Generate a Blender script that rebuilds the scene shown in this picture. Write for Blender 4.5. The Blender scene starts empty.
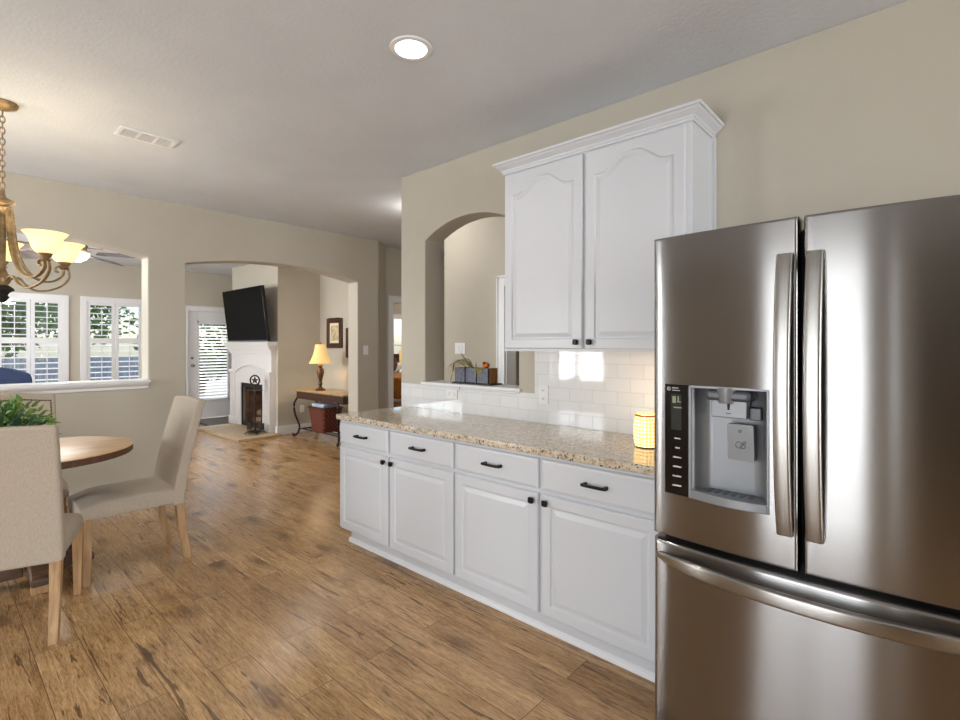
import bpy, bmesh, math, random
from math import pi, sin, cos, radians
from mathutils import Vector, Matrix
random.seed(7)
SC = bpy.context.scene
COL = SC.collection

# ------------------------------------------------------------------ camera, world, exposure
YAW = radians(47.85)
cd = bpy.data.cameras.new('camera')
cam = bpy.data.objects.new('camera', cd)
COL.objects.link(cam)
cam.location = (0, 0, 1.405)
cam.rotation_euler = (pi/2, 0, -YAW)
cd.sensor_width = 36
cd.lens = 502.5/960*36
cd.shift_y = -15/960
cd.clip_start = 0.05
SC.camera = cam
SC.view_settings.view_transform = 'Standard'
SC.view_settings.look = 'None'
SC.view_settings.gamma = 1
SC.view_settings.use_curve_mapping = False
SC.view_settings.exposure = 0.22

world = bpy.data.worlds.new('World')
SC.world = world
world.use_nodes = True
wn = world.node_tree
wn.nodes.clear()
wo = wn.nodes.new('ShaderNodeOutputWorld')
wb = wn.nodes.new('ShaderNodeBackground')
ws = wn.nodes.new('ShaderNodeTexSky')
ws.sky_type = 'NISHITA'
ws.sun_disc = False
ws.sun_elevation = radians(48)
ws.sun_rotation = radians(200)
wb.inputs['Strength'].default_value = 0.22
wn.links.new(ws.outputs[0], wb.inputs[0])
wn.links.new(wb.outputs[0], wo.inputs[0])

def light(name, kind, loc, energy, color=(1, 1, 1), **kw):
    d = bpy.data.lights.new(name, kind)
    d.energy = energy
    d.color = color
    rot = kw.pop('rot', (0, 0, 0))
    for k, v in kw.items():
        setattr(d, k, v)
    o = bpy.data.objects.new(name, d)
    o.location = loc
    o.rotation_euler = rot
    COL.objects.link(o)
    return o

light('sun', 'SUN', (0, 20, 12), 3.0, (1, .95, .88), angle=radians(1), rot=(radians(42), 0, radians(160)))
DAY = (.93, .97, 1.0)
# area lamps standing just outside the windows of the left and rear walls
light('patio_daylight', 'AREA', (-2.75, .82, 1.1), 76, DAY, shape='RECTANGLE', size=2.1, size_y=1.7, rot=(0, -pi/2, 0))
light('sidelight_daylight', 'AREA', (-2.75, -.40, 1.2), 5, DAY, shape='RECTANGLE', size=1.9, size_y=.18, rot=(0, -pi/2, 0))
light('dining_daylight', 'AREA', (-2.75, 4.62, 1.4), 110, DAY, shape='RECTANGLE', size=1.5, size_y=1.15, rot=(0, -pi/2, 0))
light('living_side_fill', 'AREA', (-2.75, 8.0, 1.4), 230, DAY, shape='RECTANGLE', size=1.5, size_y=2.6, rot=(0, -pi/2, 0))  # unseen lamp, added to brighten the living room
light('rear_fill', 'AREA', (0, -6.85, 1.4), 320, DAY, shape='RECTANGLE', size=3.2, size_y=1.9, rot=(pi/2, 0, 0))  # unseen lamp, added and sized to lift the far wall

# ------------------------------------------------------------------ materials
def lin(c):
    return tuple(((v/255)/12.92 if v/255 <= .04045 else ((v/255+.055)/1.055)**2.4) for v in c) + (1,)

def mat(name, rgb, rough=.5, metal=0, emit=None, estr=0, spec=None, coat=0, trans=0):
    m = bpy.data.materials.new(name)
    m.use_nodes = True
    b = m.node_tree.nodes['Principled BSDF']
    b.inputs['Base Color'].default_value = lin(rgb)
    b.inputs['Roughness'].default_value = rough
    b.inputs['Metallic'].default_value = metal
    if spec is not None: b.inputs['Specular IOR Level'].default_value = spec
    if coat: b.inputs['Coat Weight'].default_value = coat
    if trans: b.inputs['Transmission Weight'].default_value = trans
    if emit:
        b.inputs['Emission Color'].default_value = lin(emit)
        b.inputs['Emission Strength'].default_value = estr
    return m

class N:
    """tiny node-graph helper"""
    def __init__(s, m):
        s.t = m.node_tree; s.b = s.t.nodes['Principled BSDF']
    def n(s, typ, **kw):
        x = s.t.nodes.new(typ)
        for k, v in kw.items():
            if k.startswith('i_'):
                x.inputs[k[2:].replace('_', ' ')].default_value = v
            else: setattr(x, k, v)
        return x
    def l(s, a, b): s.t.links.new(a, b)
    def coord(s, scale=(1, 1, 1), rot=(0, 0, 0), out='Object'):
        tc = s.n('ShaderNodeTexCoord'); mp = s.n('ShaderNodeMapping')
        mp.inputs['Scale'].default_value = scale; mp.inputs['Rotation'].default_value = rot
        s.l(tc.outputs[out], mp.inputs[0]); return mp.outputs[0]
    def ramp(s, fac, stops):
        r = s.n('ShaderNodeValToRGB'); e = r.color_ramp.elements
        while len(e) < len(stops): e.new(.5)
        for k, (p, c) in enumerate(stops):
            e[k].position = p; e[k].color = lin(c) if max(c) > 1.001 else tuple(c)+(1,)
        s.l(fac, r.inputs[0]); return r.outputs[0]
    def mix(s, fac, a, b, mode='MIX'):
        x = s.n('ShaderNodeMix', data_type='RGBA', blend_type=mode)
        for v, k in ((fac, 0), (a, 6), (b, 7)):
            if hasattr(v, 'links'): s.l(v, x.inputs[k])
            else: x.inputs[k].default_value = v
        return x.outputs[2]
    def bump(s, h, strength, dist=.002):
        x = s.n('ShaderNodeBump'); x.inputs['Strength'].default_value = strength
        x.inputs['Distance'].default_value = dist
        s.l(h, x.inputs['Height']); s.l(x.outputs[0], s.b.inputs['Normal'])

def noisy(name, rgb, rgb2, scale=(30, 30, 30), rough=.6, bump=0., bscale=200, dist=.001, **kw):
    m = mat(name, rgb, rough, **kw); g = N(m)
    c = g.coord(scale)
    nz = g.n('ShaderNodeTexNoise', i_Scale=1.0, i_Detail=4.0); g.l(c, nz.inputs['Vector'])
    g.l(g.ramp(nz.outputs[0], [(.3, rgb), (.7, rgb2)]), g.b.inputs['Base Color'])
    if bump:
        n2 = g.n('ShaderNodeTexNoise', i_Scale=float(bscale), i_Detail=3.0); g.l(g.coord(), n2.inputs['Vector'])
        g.bump(n2.outputs[0], bump, dist)
    return m

M = {}
M['wall'] = noisy('wall_paint', (191, 184, 170), (187, 180, 166), (3, 3, 3), .75, .25, 120, .002)
M['ceiling'] = noisy('ceiling_paint', (214, 217, 222), (208, 211, 216), (3, 3, 3), .9, .5, 60, .003)
M['trim'] = mat('white_trim', (232, 232, 234), .35)
M['cab'] = mat('white_cabinet_lacquer', (210, 212, 217), .32)
M['dark'] = mat('dark_bronze', (28, 27, 28), .35, .7)
M['black'] = mat('black_plastic', (10, 10, 11), .25)
M['gap'] = mat('black_gasket', (8, 8, 9), .7)
M['pot'] = mat('white_plastic', (235, 235, 233), .35)

# floor: hand-scraped planks running along Y
m = mat('plank_floor', (150, 110, 70), .3); g = N(m)
tc = g.n('ShaderNodeTexCoord'); sx = g.n('ShaderNodeSeparateXYZ'); g.l(tc.outputs['Object'], sx.inputs[0])
cb = g.n('ShaderNodeCombineXYZ'); g.l(sx.outputs[1], cb.inputs[0]); g.l(sx.outputs[0], cb.inputs[1])
br = g.n('ShaderNodeTexBrick', offset=.37, offset_frequency=2, squash=1)
br.inputs['Color1'].default_value = (0, 0, 0, 1); br.inputs['Color2'].default_value = (1, 1, 1, 1)
br.inputs['Mortar'].default_value = (0, 0, 0, 1)
br.inputs['Scale'].default_value = 1; br.inputs['Mortar Size'].default_value = .0014
br.inputs['Mortar Smooth'].default_value = .3; br.inputs['Bias'].default_value = 0
br.inputs['Brick Width'].default_value = 1.15; br.inputs['Row Height'].default_value = .165
g.l(cb.outputs[0], br.inputs['Vector'])
# offset the grain of every plank
off = g.n('ShaderNodeVectorMath', operation='MULTIPLY_ADD')
g.l(br.outputs['Color'], off.inputs[0]); off.inputs[1].default_value = (13.7, 7.1, 3.3); g.l(cb.outputs[0], off.inputs[2])
def fnoise(scale, detail=5, dist=0., rough=.6):
    mp = g.n('ShaderNodeMapping'); mp.inputs['Scale'].default_value = scale; g.l(off.outputs[0], mp.inputs[0])
    nz = g.n('ShaderNodeTexNoise', i_Scale=1.0, i_Detail=float(detail), i_Distortion=float(dist), i_Roughness=rough); g.l(mp.outputs[0], nz.inputs['Vector'])
    return nz.outputs[0]
grain = fnoise((4.5, 55, 1), 7, 1.1, .68)
broad = fnoise((2.0, 6, 1), 4, 1.4)
fine = fnoise((22, 190, 1), 5, .8, .7)
col = g.ramp(broad, [(.30, (100, 72, 44)), (.42, (166, 122, 76)), (.56, (206, 162, 110)), (.70, (230, 192, 144))])
col = g.mix(.55, col, g.ramp(grain, [(.32, (92, 64, 38)), (.48, (184, 140, 88)), (.64, (236, 198, 146))]))
col = g.mix(.34, col, g.ramp(fine, [(.38, (66, 44, 26)), (.56, (214, 180, 138))]))
tone = g.ramp(br.outputs['Color'], [(0, (.72, .67, .62)), (.35, (.88, .85, .81)), (.65, (.97, .955, .93)), (1, (1., 1., 1.))])
col = g.mix(1.0, col, tone, 'MULTIPLY')
crack = fnoise((1.7, 26, 1), 3, 1.5)
ck = g.ramp(crack, [(.0, (1, 1, 1)), (.345, (1, 1, 1)), (.375, (0, 0, 0)), (1, (0, 0, 0))])
vo = g.n('ShaderNodeTexVoronoi', i_Scale=1.0, i_Randomness=1.0)
mpv = g.n('ShaderNodeMapping'); mpv.inputs['Scale'].default_value = (1.9, 4.4, 1); g.l(off.outputs[0], mpv.inputs[0])
wob = g.n('ShaderNodeVectorMath', operation='MULTIPLY_ADD')
nzw = g.n('ShaderNodeTexNoise', i_Scale=14.0); g.l(cb.outputs[0], nzw.inputs['Vector'])
g.l(nzw.outputs['Color'], wob.inputs[0]); wob.inputs[1].default_value = (.16, .16, 0); g.l(mpv.outputs[0], wob.inputs[2])
g.l(wob.outputs[0], vo.inputs['Vector'])
kn = g.ramp(vo.outputs['Distance'], [(0, (.9, .9, .9)), (.09, (.95, .95, .95)), (.22, (.35, .35, .35)), (.38, (0, 0, 0)), (1, (0, 0, 0))])
col = g.mix(g.mix(1.0, ck, (.7, .7, .7, 1), 'MULTIPLY'), col, lin((58, 36, 20)))
col = g.mix(g.mix(1.0, kn, (.62, .62, .62, 1), 'MULTIPLY'), col, lin((62, 38, 20)))
seam = g.ramp(br.outputs['Fac'], [(0, (0, 0, 0)), (1, (.8, .8, .8))])
col = g.mix(seam, col, lin((48, 30, 17)))
g.l(col, g.b.inputs['Base Color'])
g.l(g.ramp(grain, [(.3, (.22, .22, .22)), (.7, (.13, .13, .13))]), g.b.inputs['Roughness'])
hsum = g.n('ShaderNodeMath', operation='MULTIPLY_ADD'); g.l(br.outputs['Fac'], hsum.inputs[0]); hsum.inputs[1].default_value = -1.2; g.l(grain, hsum.inputs[2])
g.bump(hsum.outputs[0], .35, .004)
M['floor'] = m

# granite
m = mat('granite', (196, 176, 142), .05, spec=.8); g = N(m)
c = g.coord()
n1 = g.n('ShaderNodeTexNoise', i_Scale=26.0, i_Detail=5.0, i_Roughness=.7); g.l(c, n1.inputs['Vector'])
v1 = g.n('ShaderNodeTexVoronoi', i_Scale=120.0); g.l(c, v1.inputs['Vector'])
n2 = g.n('ShaderNodeTexNoise', i_Scale=70.0, i_Detail=4.0, i_Roughness=.7); g.l(c, n2.inputs['Vector'])
col = g.ramp(n1.outputs[0], [(.3, (160, 136, 112)), (.42, (204, 186, 162)), (.6, (226, 213, 194)), (.75, (212, 208, 202))])
col = g.mix(.35, col, g.ramp(v1.outputs['Color'], [(.0, (104, 84, 66)), (.5, (202, 186, 164)), (1, (236, 228, 214))]))
spk = g.ramp(n2.outputs[0], [(0, (1, 1, 1)), (.40, (1, 1, 1)), (.44, (0, 0, 0)), (1, (0, 0, 0))])
col = g.mix(spk, col, lin((52, 40, 30)))
g.l(col, g.b.inputs['Base Color'])
M['granite'] = m

# white subway tile on the plane X = const, rows along Y
m = mat('subway_tile', (232, 233, 235), .05); g = N(m)
tc = g.n('ShaderNodeTexCoord'); sx = g.n('ShaderNodeSeparateXYZ'); g.l(tc.outputs['Object'], sx.inputs[0])
cb = g.n('ShaderNodeCombineXYZ'); g.l(sx.outputs[1], cb.inputs[0])
za = g.n('ShaderNodeMath', operation='SUBTRACT'); g.l(sx.outputs[2], za.inputs[0]); za.inputs[1].default_value = .914; g.l(za.outputs[0], cb.inputs[1])
br = g.n('ShaderNodeTexBrick', offset=.5)
br.inputs['Color1'].default_value = lin((230, 231, 233)); br.inputs['Color2'].default_value = lin((236, 236, 238)); br.inputs['Mortar'].default_value = lin((216, 216, 216))
for k, v in (('Scale', 1), ('Mortar Size', .0018), ('Mortar Smooth', .4), ('Brick Width', .155), ('Row Height', .0765)): br.inputs[k].default_value = v
g.l(cb.outputs[0], br.inputs['Vector']); g.l(br.outputs['Color'], g.b.inputs['Base Color'])
iv = g.n('ShaderNodeMath', operation='SUBTRACT'); iv.inputs[0].default_value = 1; g.l(br.outputs['Fac'], iv.inputs[1])
g.bump(iv.outputs[0], .5, .002)
M['tile'] = m

# brushed stainless steel
def steel(name, rgb, rough, aniso):
    m = mat(name, rgb, rough, 1); g = N(m)
    g.b.inputs['Anisotropic'].default_value = aniso
    cv = g.n('ShaderNodeCombineXYZ'); cv.inputs[2].default_value = 1
    vt = g.n('ShaderNodeVectorTransform', vector_type='VECTOR', convert_from='OBJECT', convert_to='WORLD')
    g.l(cv.outputs[0], vt.inputs[0]); g.l(vt.outputs[0], g.b.inputs['Tangent'])
    return m
M['steel'] = steel('brushed_stainless', (150, 148, 147), .22, 1.0)
M['steel_handle'] = steel('handle_stainless', (164, 161, 157), .28, .8)
M['silver'] = mat('silver_plastic', (136, 138, 142), .4, .5)
M['silver_dark'] = mat('grey_plastic', (92, 95, 100), .4, .4)

M['linen'] = noisy('linen', (186, 173, 157), (172, 159, 143), (260, 260, 40), .85, .35, 500, .0015)
def wood(name, a, b, c_, scale=(2.5, 40, 40), rough=.45):
    m = mat(name, a, rough); g = N(m)
    nz = g.n('ShaderNodeTexNoise', i_Scale=1.0, i_Detail=5.0, i_Distortion=.6); g.l(g.coord(scale), nz.inputs['Vector'])
    g.l(g.ramp(nz.outputs[0], [(.28, a), (.5, b), (.72, c_)]), g.b.inputs['Base Color'])
    g.bump(nz.outputs[0], .15, .002)
    return m
M['oak'] = wood('limed_oak', (138, 102, 66), (174, 138, 98), (196, 162, 122), (40, 40, 3))
M['oak_top'] = wood('oak_table_top', (176, 130, 82), (206, 164, 114), (222, 186, 140), (2.5, 26, 26), .4)
M['edge'] = wood('brown_table_edge', (70, 42, 26), (92, 58, 38), (108, 72, 48), (30, 30, 6), .5)
M['base_wood'] = wood('dark_oak_base', (66, 46, 32), (96, 70, 50), (120, 92, 66), (4, 30, 30), .5)
M['walnut'] = wood('walnut', (44, 24, 16), (66, 36, 24), (84, 50, 34), (4, 30, 30), .35)
M['nail'] = mat('nailhead', (70, 44, 28), .35, .6)
M['bronze'] = noisy('antique_bronze', (172, 146, 106), (122, 100, 72), (30, 30, 30), .4, metal=.5)
M['glow'] = mat('alabaster_glass', (252, 234, 180), .35, emit=(255, 232, 164), estr=.85)
M['fan_glow'] = mat('frosted_fan_glass', (255, 250, 240), .3, emit=(255, 248, 236), estr=2.2)
M['lens'] = mat('light_lens', (255, 255, 255), .4, emit=(255, 252, 246), estr=5)
M['tv'] = mat('tv_screen', (3, 3, 4), .3, spec=.04)
M['stone'] = noisy('hearth_stone', (196, 176, 144), (178, 156, 124), (9, 9, 9), .5, .2, 60)
M['mantel'] = mat('mantel_paint', (224, 222, 222), .4)
M['fire'] = noisy('firebox_brick', (132, 100, 76), (84, 62, 48), (10, 10, 10), .9, .5, 40, .01)
M['near_black'] = mat('near_black', (26, 25, 27), .7)
M['log'] = wood('fire_logs', (70, 50, 36), (130, 104, 80), (160, 134, 104), (10, 10, 40), .9)
M['iron'] = mat('wrought_iron', (46, 32, 24), .45, .6)
M['brass'] = mat('aged_brass', (120, 88, 48), .35, .8)
M['shade'] = mat('lamp_shade_cloth', (236, 200, 138), .8, emit=(255, 206, 128), estr=.42)
M['con_top'] = noisy('console_stone_top', (186, 160, 116), (160, 132, 92), (14, 14, 14), .35)
M['blue'] = noisy('navy_upholstery', (34, 54, 92), (28, 44, 78), (40, 40, 40), .8)
M['cloth_blue'] = noisy('pale_blue_cloth', (168, 184, 206), (206, 212, 222), (20, 20, 20), .85)
M['paper'] = noisy('art_print', (214, 200, 168), (170, 142, 104), (18, 18, 18), .6)
M['mat_board'] = mat('picture_mount', (226, 216, 190), .7)
M['leaf'] = noisy('fern_leaf', (66, 112, 52), (128, 158, 74), (9, 9, 9), .55)
M['leaf_blue'] = noisy('sage_leaf', (70, 120, 104), (96, 140, 116), (9, 9, 9), .6)
M['grass'] = noisy('dry_grass', (186, 160, 48), (128, 120, 44), (30, 30, 30), .6)
M['grass_dark'] = mat('dark_grass', (62, 58, 44), .6)
M['orange'] = noisy('orange_flower', (226, 140, 60), (196, 96, 40), (60, 60, 60), .6)
M['slate'] = noisy('slate_grey', (118, 122, 138), (98, 102, 116), (40, 40, 40), .6)
M['box_wood'] = wood('planter_wood', (112, 76, 38), (150, 108, 60), (170, 128, 76), (60, 60, 8))
M['terracotta'] = noisy('grey_bowl', (150, 140, 126), (126, 116, 104), (20, 20, 20), .6)
M['hedge'] = noisy('hedge_leaves', (52, 92, 40), (118, 150, 82), (5, 5, 5), .8, .6, 30, .05)
M['lawn'] = noisy('lawn', (110, 132, 70), (140, 158, 92), (2, 2, 2), .9)
M['patio'] = noisy('patio_concrete', (206, 204, 198), (190, 188, 182), (2, 2, 2), .8)
M['fence'] = wood('fence_wood', (116, 126, 136), (140, 150, 158), (160, 168, 176), (20, 20, 2), .8)
M['gold_cloth'] = noisy('gold_bedspread', (176, 118, 46), (140, 86, 34), (10, 10, 10), .8)
M['white_cloth'] = mat('white_bedding', (232, 230, 226), .8)
M['brown_cloth'] = mat('brown_pillow', (92, 62, 44), .8)

# glass
m = bpy.data.materials.new('window_glass'); m.use_nodes = True
t = m.node_tree; t.nodes.clear()
o_ = t.nodes.new('ShaderNodeOutputMaterial'); mx = t.nodes.new('ShaderNodeMixShader'); tr = t.nodes.new('ShaderNodeBsdfTransparent'); gl = t.nodes.new('ShaderNodeBsdfGlossy')
gl.inputs['Roughness'].default_value = .02; mx.inputs[0].default_value = .05
t.links.new(tr.outputs[0], mx.inputs[1]); t.links.new(gl.outputs[0], mx.inputs[2]); t.links.new(mx.outputs[0], o_.inputs[0])
M['glass'] = m

# amber lattice glass of the candle lantern
m = mat('amber_lattice_glass', (240, 180, 70), .3); g = N(m)
ck_ = g.n('ShaderNodeTexChecker', i_Scale=1.0)
tc = g.n('ShaderNodeTexCoord'); mp = g.n('ShaderNodeMapping'); mp.inputs['Scale'].default_value = (31, 26, 1); mp.inputs['Rotation'].default_value = (0, 0, pi/4)
g.l(tc.outputs['UV'], mp.inputs[0]); g.l(mp.outputs[0], ck_.inputs['Vector'])
ck_.inputs['Color1'].default_value = lin((255, 236, 176)); ck_.inputs['Color2'].default_value = lin((240, 176, 72))
g.l(ck_.outputs[0], g.b.inputs['Base Color']); g.l(ck_.outputs[0], g.b.inputs['Emission Color']); g.b.inputs['Emission Strength'].default_value = 1.5
M['amber'] = m

# woven basket
m = mat('woven_wicker', (120, 58, 36), .6); g = N(m)
tc = g.n('ShaderNodeTexCoord'); ck_ = g.n('ShaderNodeTexChecker', i_Scale=34.0); g.l(tc.outputs['Object'], ck_.inputs['Vector'])
ck_.inputs['Color1'].default_value = lin((128, 62, 40)); ck_.inputs['Color2'].default_value = lin((62, 28, 20))
g.l(ck_.outputs[0], g.b.inputs['Base Color'])
M['wicker'] = m

# ------------------------------------------------------------------ mesh builder
class MB:
    def __init__(s): s.b = bmesh.new()
    def V(s, p): return s.b.verts.new(p)
    def F(s, vs):
        try: return s.b.faces.new(vs)
        except ValueError: return None
    def box(s, x0, x1, y0, y1, z0, z1):
        x0, x1 = sorted((x0, x1)); y0, y1 = sorted((y0, y1)); z0, z1 = sorted((z0, z1))
        v = [s.V((x, y, z)) for z in (z0, z1) for x, y in ((x0, y0), (x1, y0), (x1, y1), (x0, y1))]
        for f in ((3, 2, 1, 0), (4, 5, 6, 7), (0, 1, 5, 4), (1, 2, 6, 5), (2, 3, 7, 6), (3, 0, 4, 7)): s.F([v[i] for i in f])
        return s
    def loft(s, rings, closed=True, cap=True):
        R_ = [[s.V(p) for p in r] for r in rings]
        n = len(R_[0])
        for a, b in zip(R_, R_[1:]):
            for i in range(n if closed else n-1):
                j = (i+1) % n; s.F([a[i], a[j], b[j], b[i]])
        if cap: s.F(R_[0][::-1]); s.F(R_[-1])
        return s
    def lathe(s, prof, c=(0, 0, 0), n=32, cap=True):
        return s.loft([[(c[0]+r*cos(2*pi*k/n), c[1]+r*sin(2*pi*k/n), c[2]+z) for k in range(n)] for r, z in prof], True, cap)
    def frames(s, path, up):
        path = [Vector(p) for p in path]; out = []
        for i, p in enumerate(path):
            t_ = (path[min(i+1, len(path)-1)]-path[max(i-1, 0)]).normalized()
            u = Vector(up)
            a = t_.cross(u)
            if a.length < 1e-4: a = t_.cross(Vector((1, 0, 0)))
            a.normalize(); b = a.cross(t_).normalized(); out.append((p, a, b))
        return out
    def sweep(s, path, sect, up=(0, 0, 1), scale=None):
        rings = []
        for i, (p, a, b) in enumerate(s.frames(path, up)):
            k = scale[i] if scale else 1
            rings.append([tuple(p+a*(x*k)+b*(y*k)) for x, y in sect])
        return s.loft(rings)
    def tube(s, path, r, n=8, up=(0, 0, 1), scale=None):
        return s.sweep(path, [(r*cos(2*pi*k/n), r*sin(2*pi*k/n)) for k in range(n)], up, scale)
    def prism(s, outline, axis, a0, a1):
        """outline in the two other axes (order xyz), extruded on axis"""
        def P(q, a):
            if axis == 'x': return (a, q[0], q[1])
            if axis == 'y': return (q[0], a, q[1])
            return (q[0], q[1], a)
        return s.loft([[P(q, a0) for q in outline], [P(q, a1) for q in outline]])
    def sphere(s, c, r, seg=12, sc=(1, 1, 1)):
        mt = Matrix.Translation(c) @ Matrix.Diagonal((sc[0], sc[1], sc[2], 1))
        bmesh.ops.create_uvsphere(s.b, u_segments=seg, v_segments=max(6, seg*2//3), radius=r, matrix=mt); return s
    def torus(s, c, R_, r, axis='z', n=24, k=8):
        rings = []
        for i in range(n+1):
            a = 2*pi*i/n
            ring = []
            for j in range(k):
                b = 2*pi*j/k; d = R_+r*cos(b); e = r*sin(b)
                q = {'z': (d*cos(a), d*sin(a), e), 'x': (e, d*cos(a), d*sin(a)), 'y': (d*cos(a), e, d*sin(a))}[axis]
                ring.append((c[0]+q[0], c[1]+q[1], c[2]+q[2]))
            rings.append(ring)
        return s.loft(rings, True, False)
    def build(s, name, m, parent=None, smooth=False, bevel=0, seg=2, sub=0, autos=None):
        bmesh.ops.remove_doubles(s.b, verts=s.b.verts, dist=1e-5)
        bmesh.ops.recalc_face_normals(s.b, faces=s.b.faces)
        me = bpy.data.meshes.new(name); s.b.to_mesh(me); s.b.free()
        me.materials.append(m)
        if smooth or bevel:
            for p in me.polygons: p.use_smooth = True
        o = bpy.data.objects.new(name, me); COL.objects.link(o)
        if bevel:
            b = o.modifiers.new('bevel', 'BEVEL'); b.width = bevel; b.segments = seg; b.limit_method = 'ANGLE'; b.angle_limit = radians(35); b.harden_normals = False
        if sub:
            b = o.modifiers.new('sub', 'SUBSURF'); b.levels = sub; b.render_levels = sub
        if bevel or smooth:
            me.set_sharp_from_angle(angle=radians(42 if not bevel else 60))
        if parent: o.parent = parent
        return o

def rrect(w, h, r, n=4):
    pts = []
    for cx, cy, a0 in ((w/2-r, h/2-r, 0), (-w/2+r, h/2-r, 90), (-w/2+r, -h/2+r, 180), (w/2-r, -h/2+r, 270)):
        for k in range(n+1):
            a = radians(a0+90*k/n); pts.append((cx+r*cos(a), cy+r*sin(a)))
    return pts

def curve(pts, n=40):
    """Catmull-Rom through the points"""
    P = [Vector(p) for p in pts]; P = [2*P[0]-P[1]]+P+[2*P[-1]-P[-2]]; out = []
    segs = len(P)-3
    for i in range(segs):
        a, b, c, d = P[i:i+4]; m_ = max(2, n//segs)
        for k in range(m_ + (1 if i == segs-1 else 0)):
            t_ = k/m_
            out.append(.5*((2*b)+(c-a)*t_+(2*a-5*b+4*c-d)*t_*t_+(3*b-a-3*c+d)*t_**3))
    return out

def thing(name, label, cat, loc=(0, 0, 0), rz=0, group=None):
    o = bpy.data.objects.new(name, None); COL.objects.link(o); o.location = loc; o.rotation_euler = (0, 0, rz)
    o.empty_display_size = .1
    o['label'] = label; o['category'] = cat
    if group: o['group'] = group
    return o
def tag(o, label, cat, group=None):
    o['label'] = label; o['category'] = cat
    if group: o['group'] = group
    return o
def struct(o):
    o['kind'] = 'structure'; return o
def copy_tree(o, parent=None):
    c = o.copy(); COL.objects.link(c)
    if parent: c.parent = parent
    for ch in list(o.children): copy_tree(ch, c)
    return c

# ------------------------------------------------------------------ room shell
H = 2.77
struct(MB().box(-2.6, 10, -6.7, 10.4, -.1, 0).build('floor', M['floor']))
struct(MB().box(-2.6, 10, -6.7, 10.4, H, H+.1).build('ceiling', M['ceiling']))

def arch_hole(a0, a1, z0, zs, zt, n=20):
    """opening: straight jambs to zs, circular segment up to zt"""
    w = (a1-a0)/2; r_ = zt-zs; Rr = (w*w+r_*r_)/(2*r_); c = (a0+a1)/2; cz = zt-Rr; al = math.asin(w/Rr)
    pts = [(a0, z0), (a1, z0)]
    for k in range(n+1):
        a = al-2*al*k/n; pts.append((c+Rr*sin(a), cz+Rr*cos(a)))
    return pts
def rect_hole(a0, a1, z0, z1): return [(a0, z0), (a1, z0), (a1, z1), (a0, z1)]

def wall(name, axis, p0, p1, a0, a1, holes=(), m=None, bevel=0, z0=0.0):
    """wall slab of thickness p0..p1 on axis ('x' or 'y'), running a0..a1 on the other one"""
    b = bmesh.new()
    def P(q): return (p0, q[0], q[1]) if axis == 'x' else (q[0], p0, q[1])
    eds = []
    outer = [(a0, z0), (a1, z0), (a1, H), (a0, H)]
    # openings that reach the floor are cut into the outline
    floor_h = sorted([h for h in holes if abs(h[0][1]-z0) < 1e-6], key=lambda h: h[0][0])
    outline = [(a0, z0)]
    for h in floor_h:
        outline.append(h[0]); outline += h[2:][::-1]; outline.append(h[1])
    outline += [(a1, z0), (a1, H), (a0, H)]
    for loop in [outline]+[h for h in holes if h not in floor_h]:
        vs = [b.verts.new(P(q)) for q in loop]
        eds += [b.edges.new((vs[i], vs[(i+1) % len(vs)])) for i in range(len(vs))]
    bmesh.ops.triangle_fill(b, use_beauty=True, use_dissolve=False, edges=eds)
    ex = bmesh.ops.extrude_face_region(b, geom=b.faces[:])
    d = Vector((p1-p0, 0, 0)) if axis == 'x' else Vector((0, p1-p0, 0))
    bmesh.ops.translate(b, verts=[v for v in ex['geom'] if isinstance(v, bmesh.types.BMVert)], vec=d)
    bmesh.ops.recalc_face_normals(b, faces=b.faces)
    bmesh.ops.dissolve_limit(b, angle_limit=radians(1), verts=b.verts, edges=b.edges)
    me = bpy.data.meshes.new(name); b.to_mesh(me); b.free(); me.materials.append(m or M['wall'])
    o = bpy.data.objects.new(name, me); COL.objects.link(o)
    if bevel:
        for p in me.polygons: p.use_smooth = True
        k = o.modifiers.new('bevel', 'BEVEL'); k.width = bevel; k.segments = 3; k.limit_method = 'ANGLE'; k.angle_limit = radians(50)
        me.set_sharp_from_angle(angle=radians(50))
    return struct(o)

wall('wall_right', 'x', 2.61, 2.78, -6.6, 3.232, [arch_hole(2.02, 2.94, 1.115, 2.215, 2.342)], bevel=.012)
wall('wall_far', 'y', 5.42, 5.64, -2.5, 4.0, [arch_hole(-.58, 1.392, 1.06, 2.222, 2.335), arch_hole(1.711, 3.681, 0, 2.205, 2.31)], bevel=.012)
wall('wall_left', 'x', -2.55, -2.4, -6.6, 10.4, [rect_hole(-1.95, -.62, 0, 2.1), rect_hole(0, 1.65, .02, 2.1), rect_hole(-.47, -.32, .25, 2.1), rect_hole(4.05, 5.2, .75, 2.1), rect_hole(6.8, 9.2, .75, 2.1)])
struct(MB().box(-4.3, -4.2, -2.2, -.4, 0, H).box(-4.2, -2.55, -.5, -.4, 0, H).box(-4.2, -2.55, -2.2, -2.1, 0, H).box(-4.3, -2.55, -2.2, -.4, -.1, 0).box(-4.3, -2.55, -2.2, -.4, H, H+.1).build('dark_reflection_box', mat('dark_box_paint', (120, 108, 94), .8)))  # unseen dark box, added to darken the right of the refrigerator reflection
wall('wall_rear', 'y', -6.65, -6.5, -2.5, 3.9, [rect_hole(-1.6, 1.6, .45, 2.35)])
wall('wall_entry', 'x', 3.81, 3.93, -3.1, 3.98, [rect_hole(2.28, 3.11, 0, 1.985)], bevel=.01)
wall('wall_hall', 'y', 5.64, 5.76, 4.26, 9.9, [rect_hole(4.40, 5.16, 0, 2.01)])
wall('wall_living_far', 'y', 10.27, 10.42, -2.5, 4.5, [rect_hole(.71, 1.464, .60, 2.15), rect_hole(1.768, 2.547, .60, 2.15), rect_hole(3.27, 4.19, 0, 2.05)])
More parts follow.
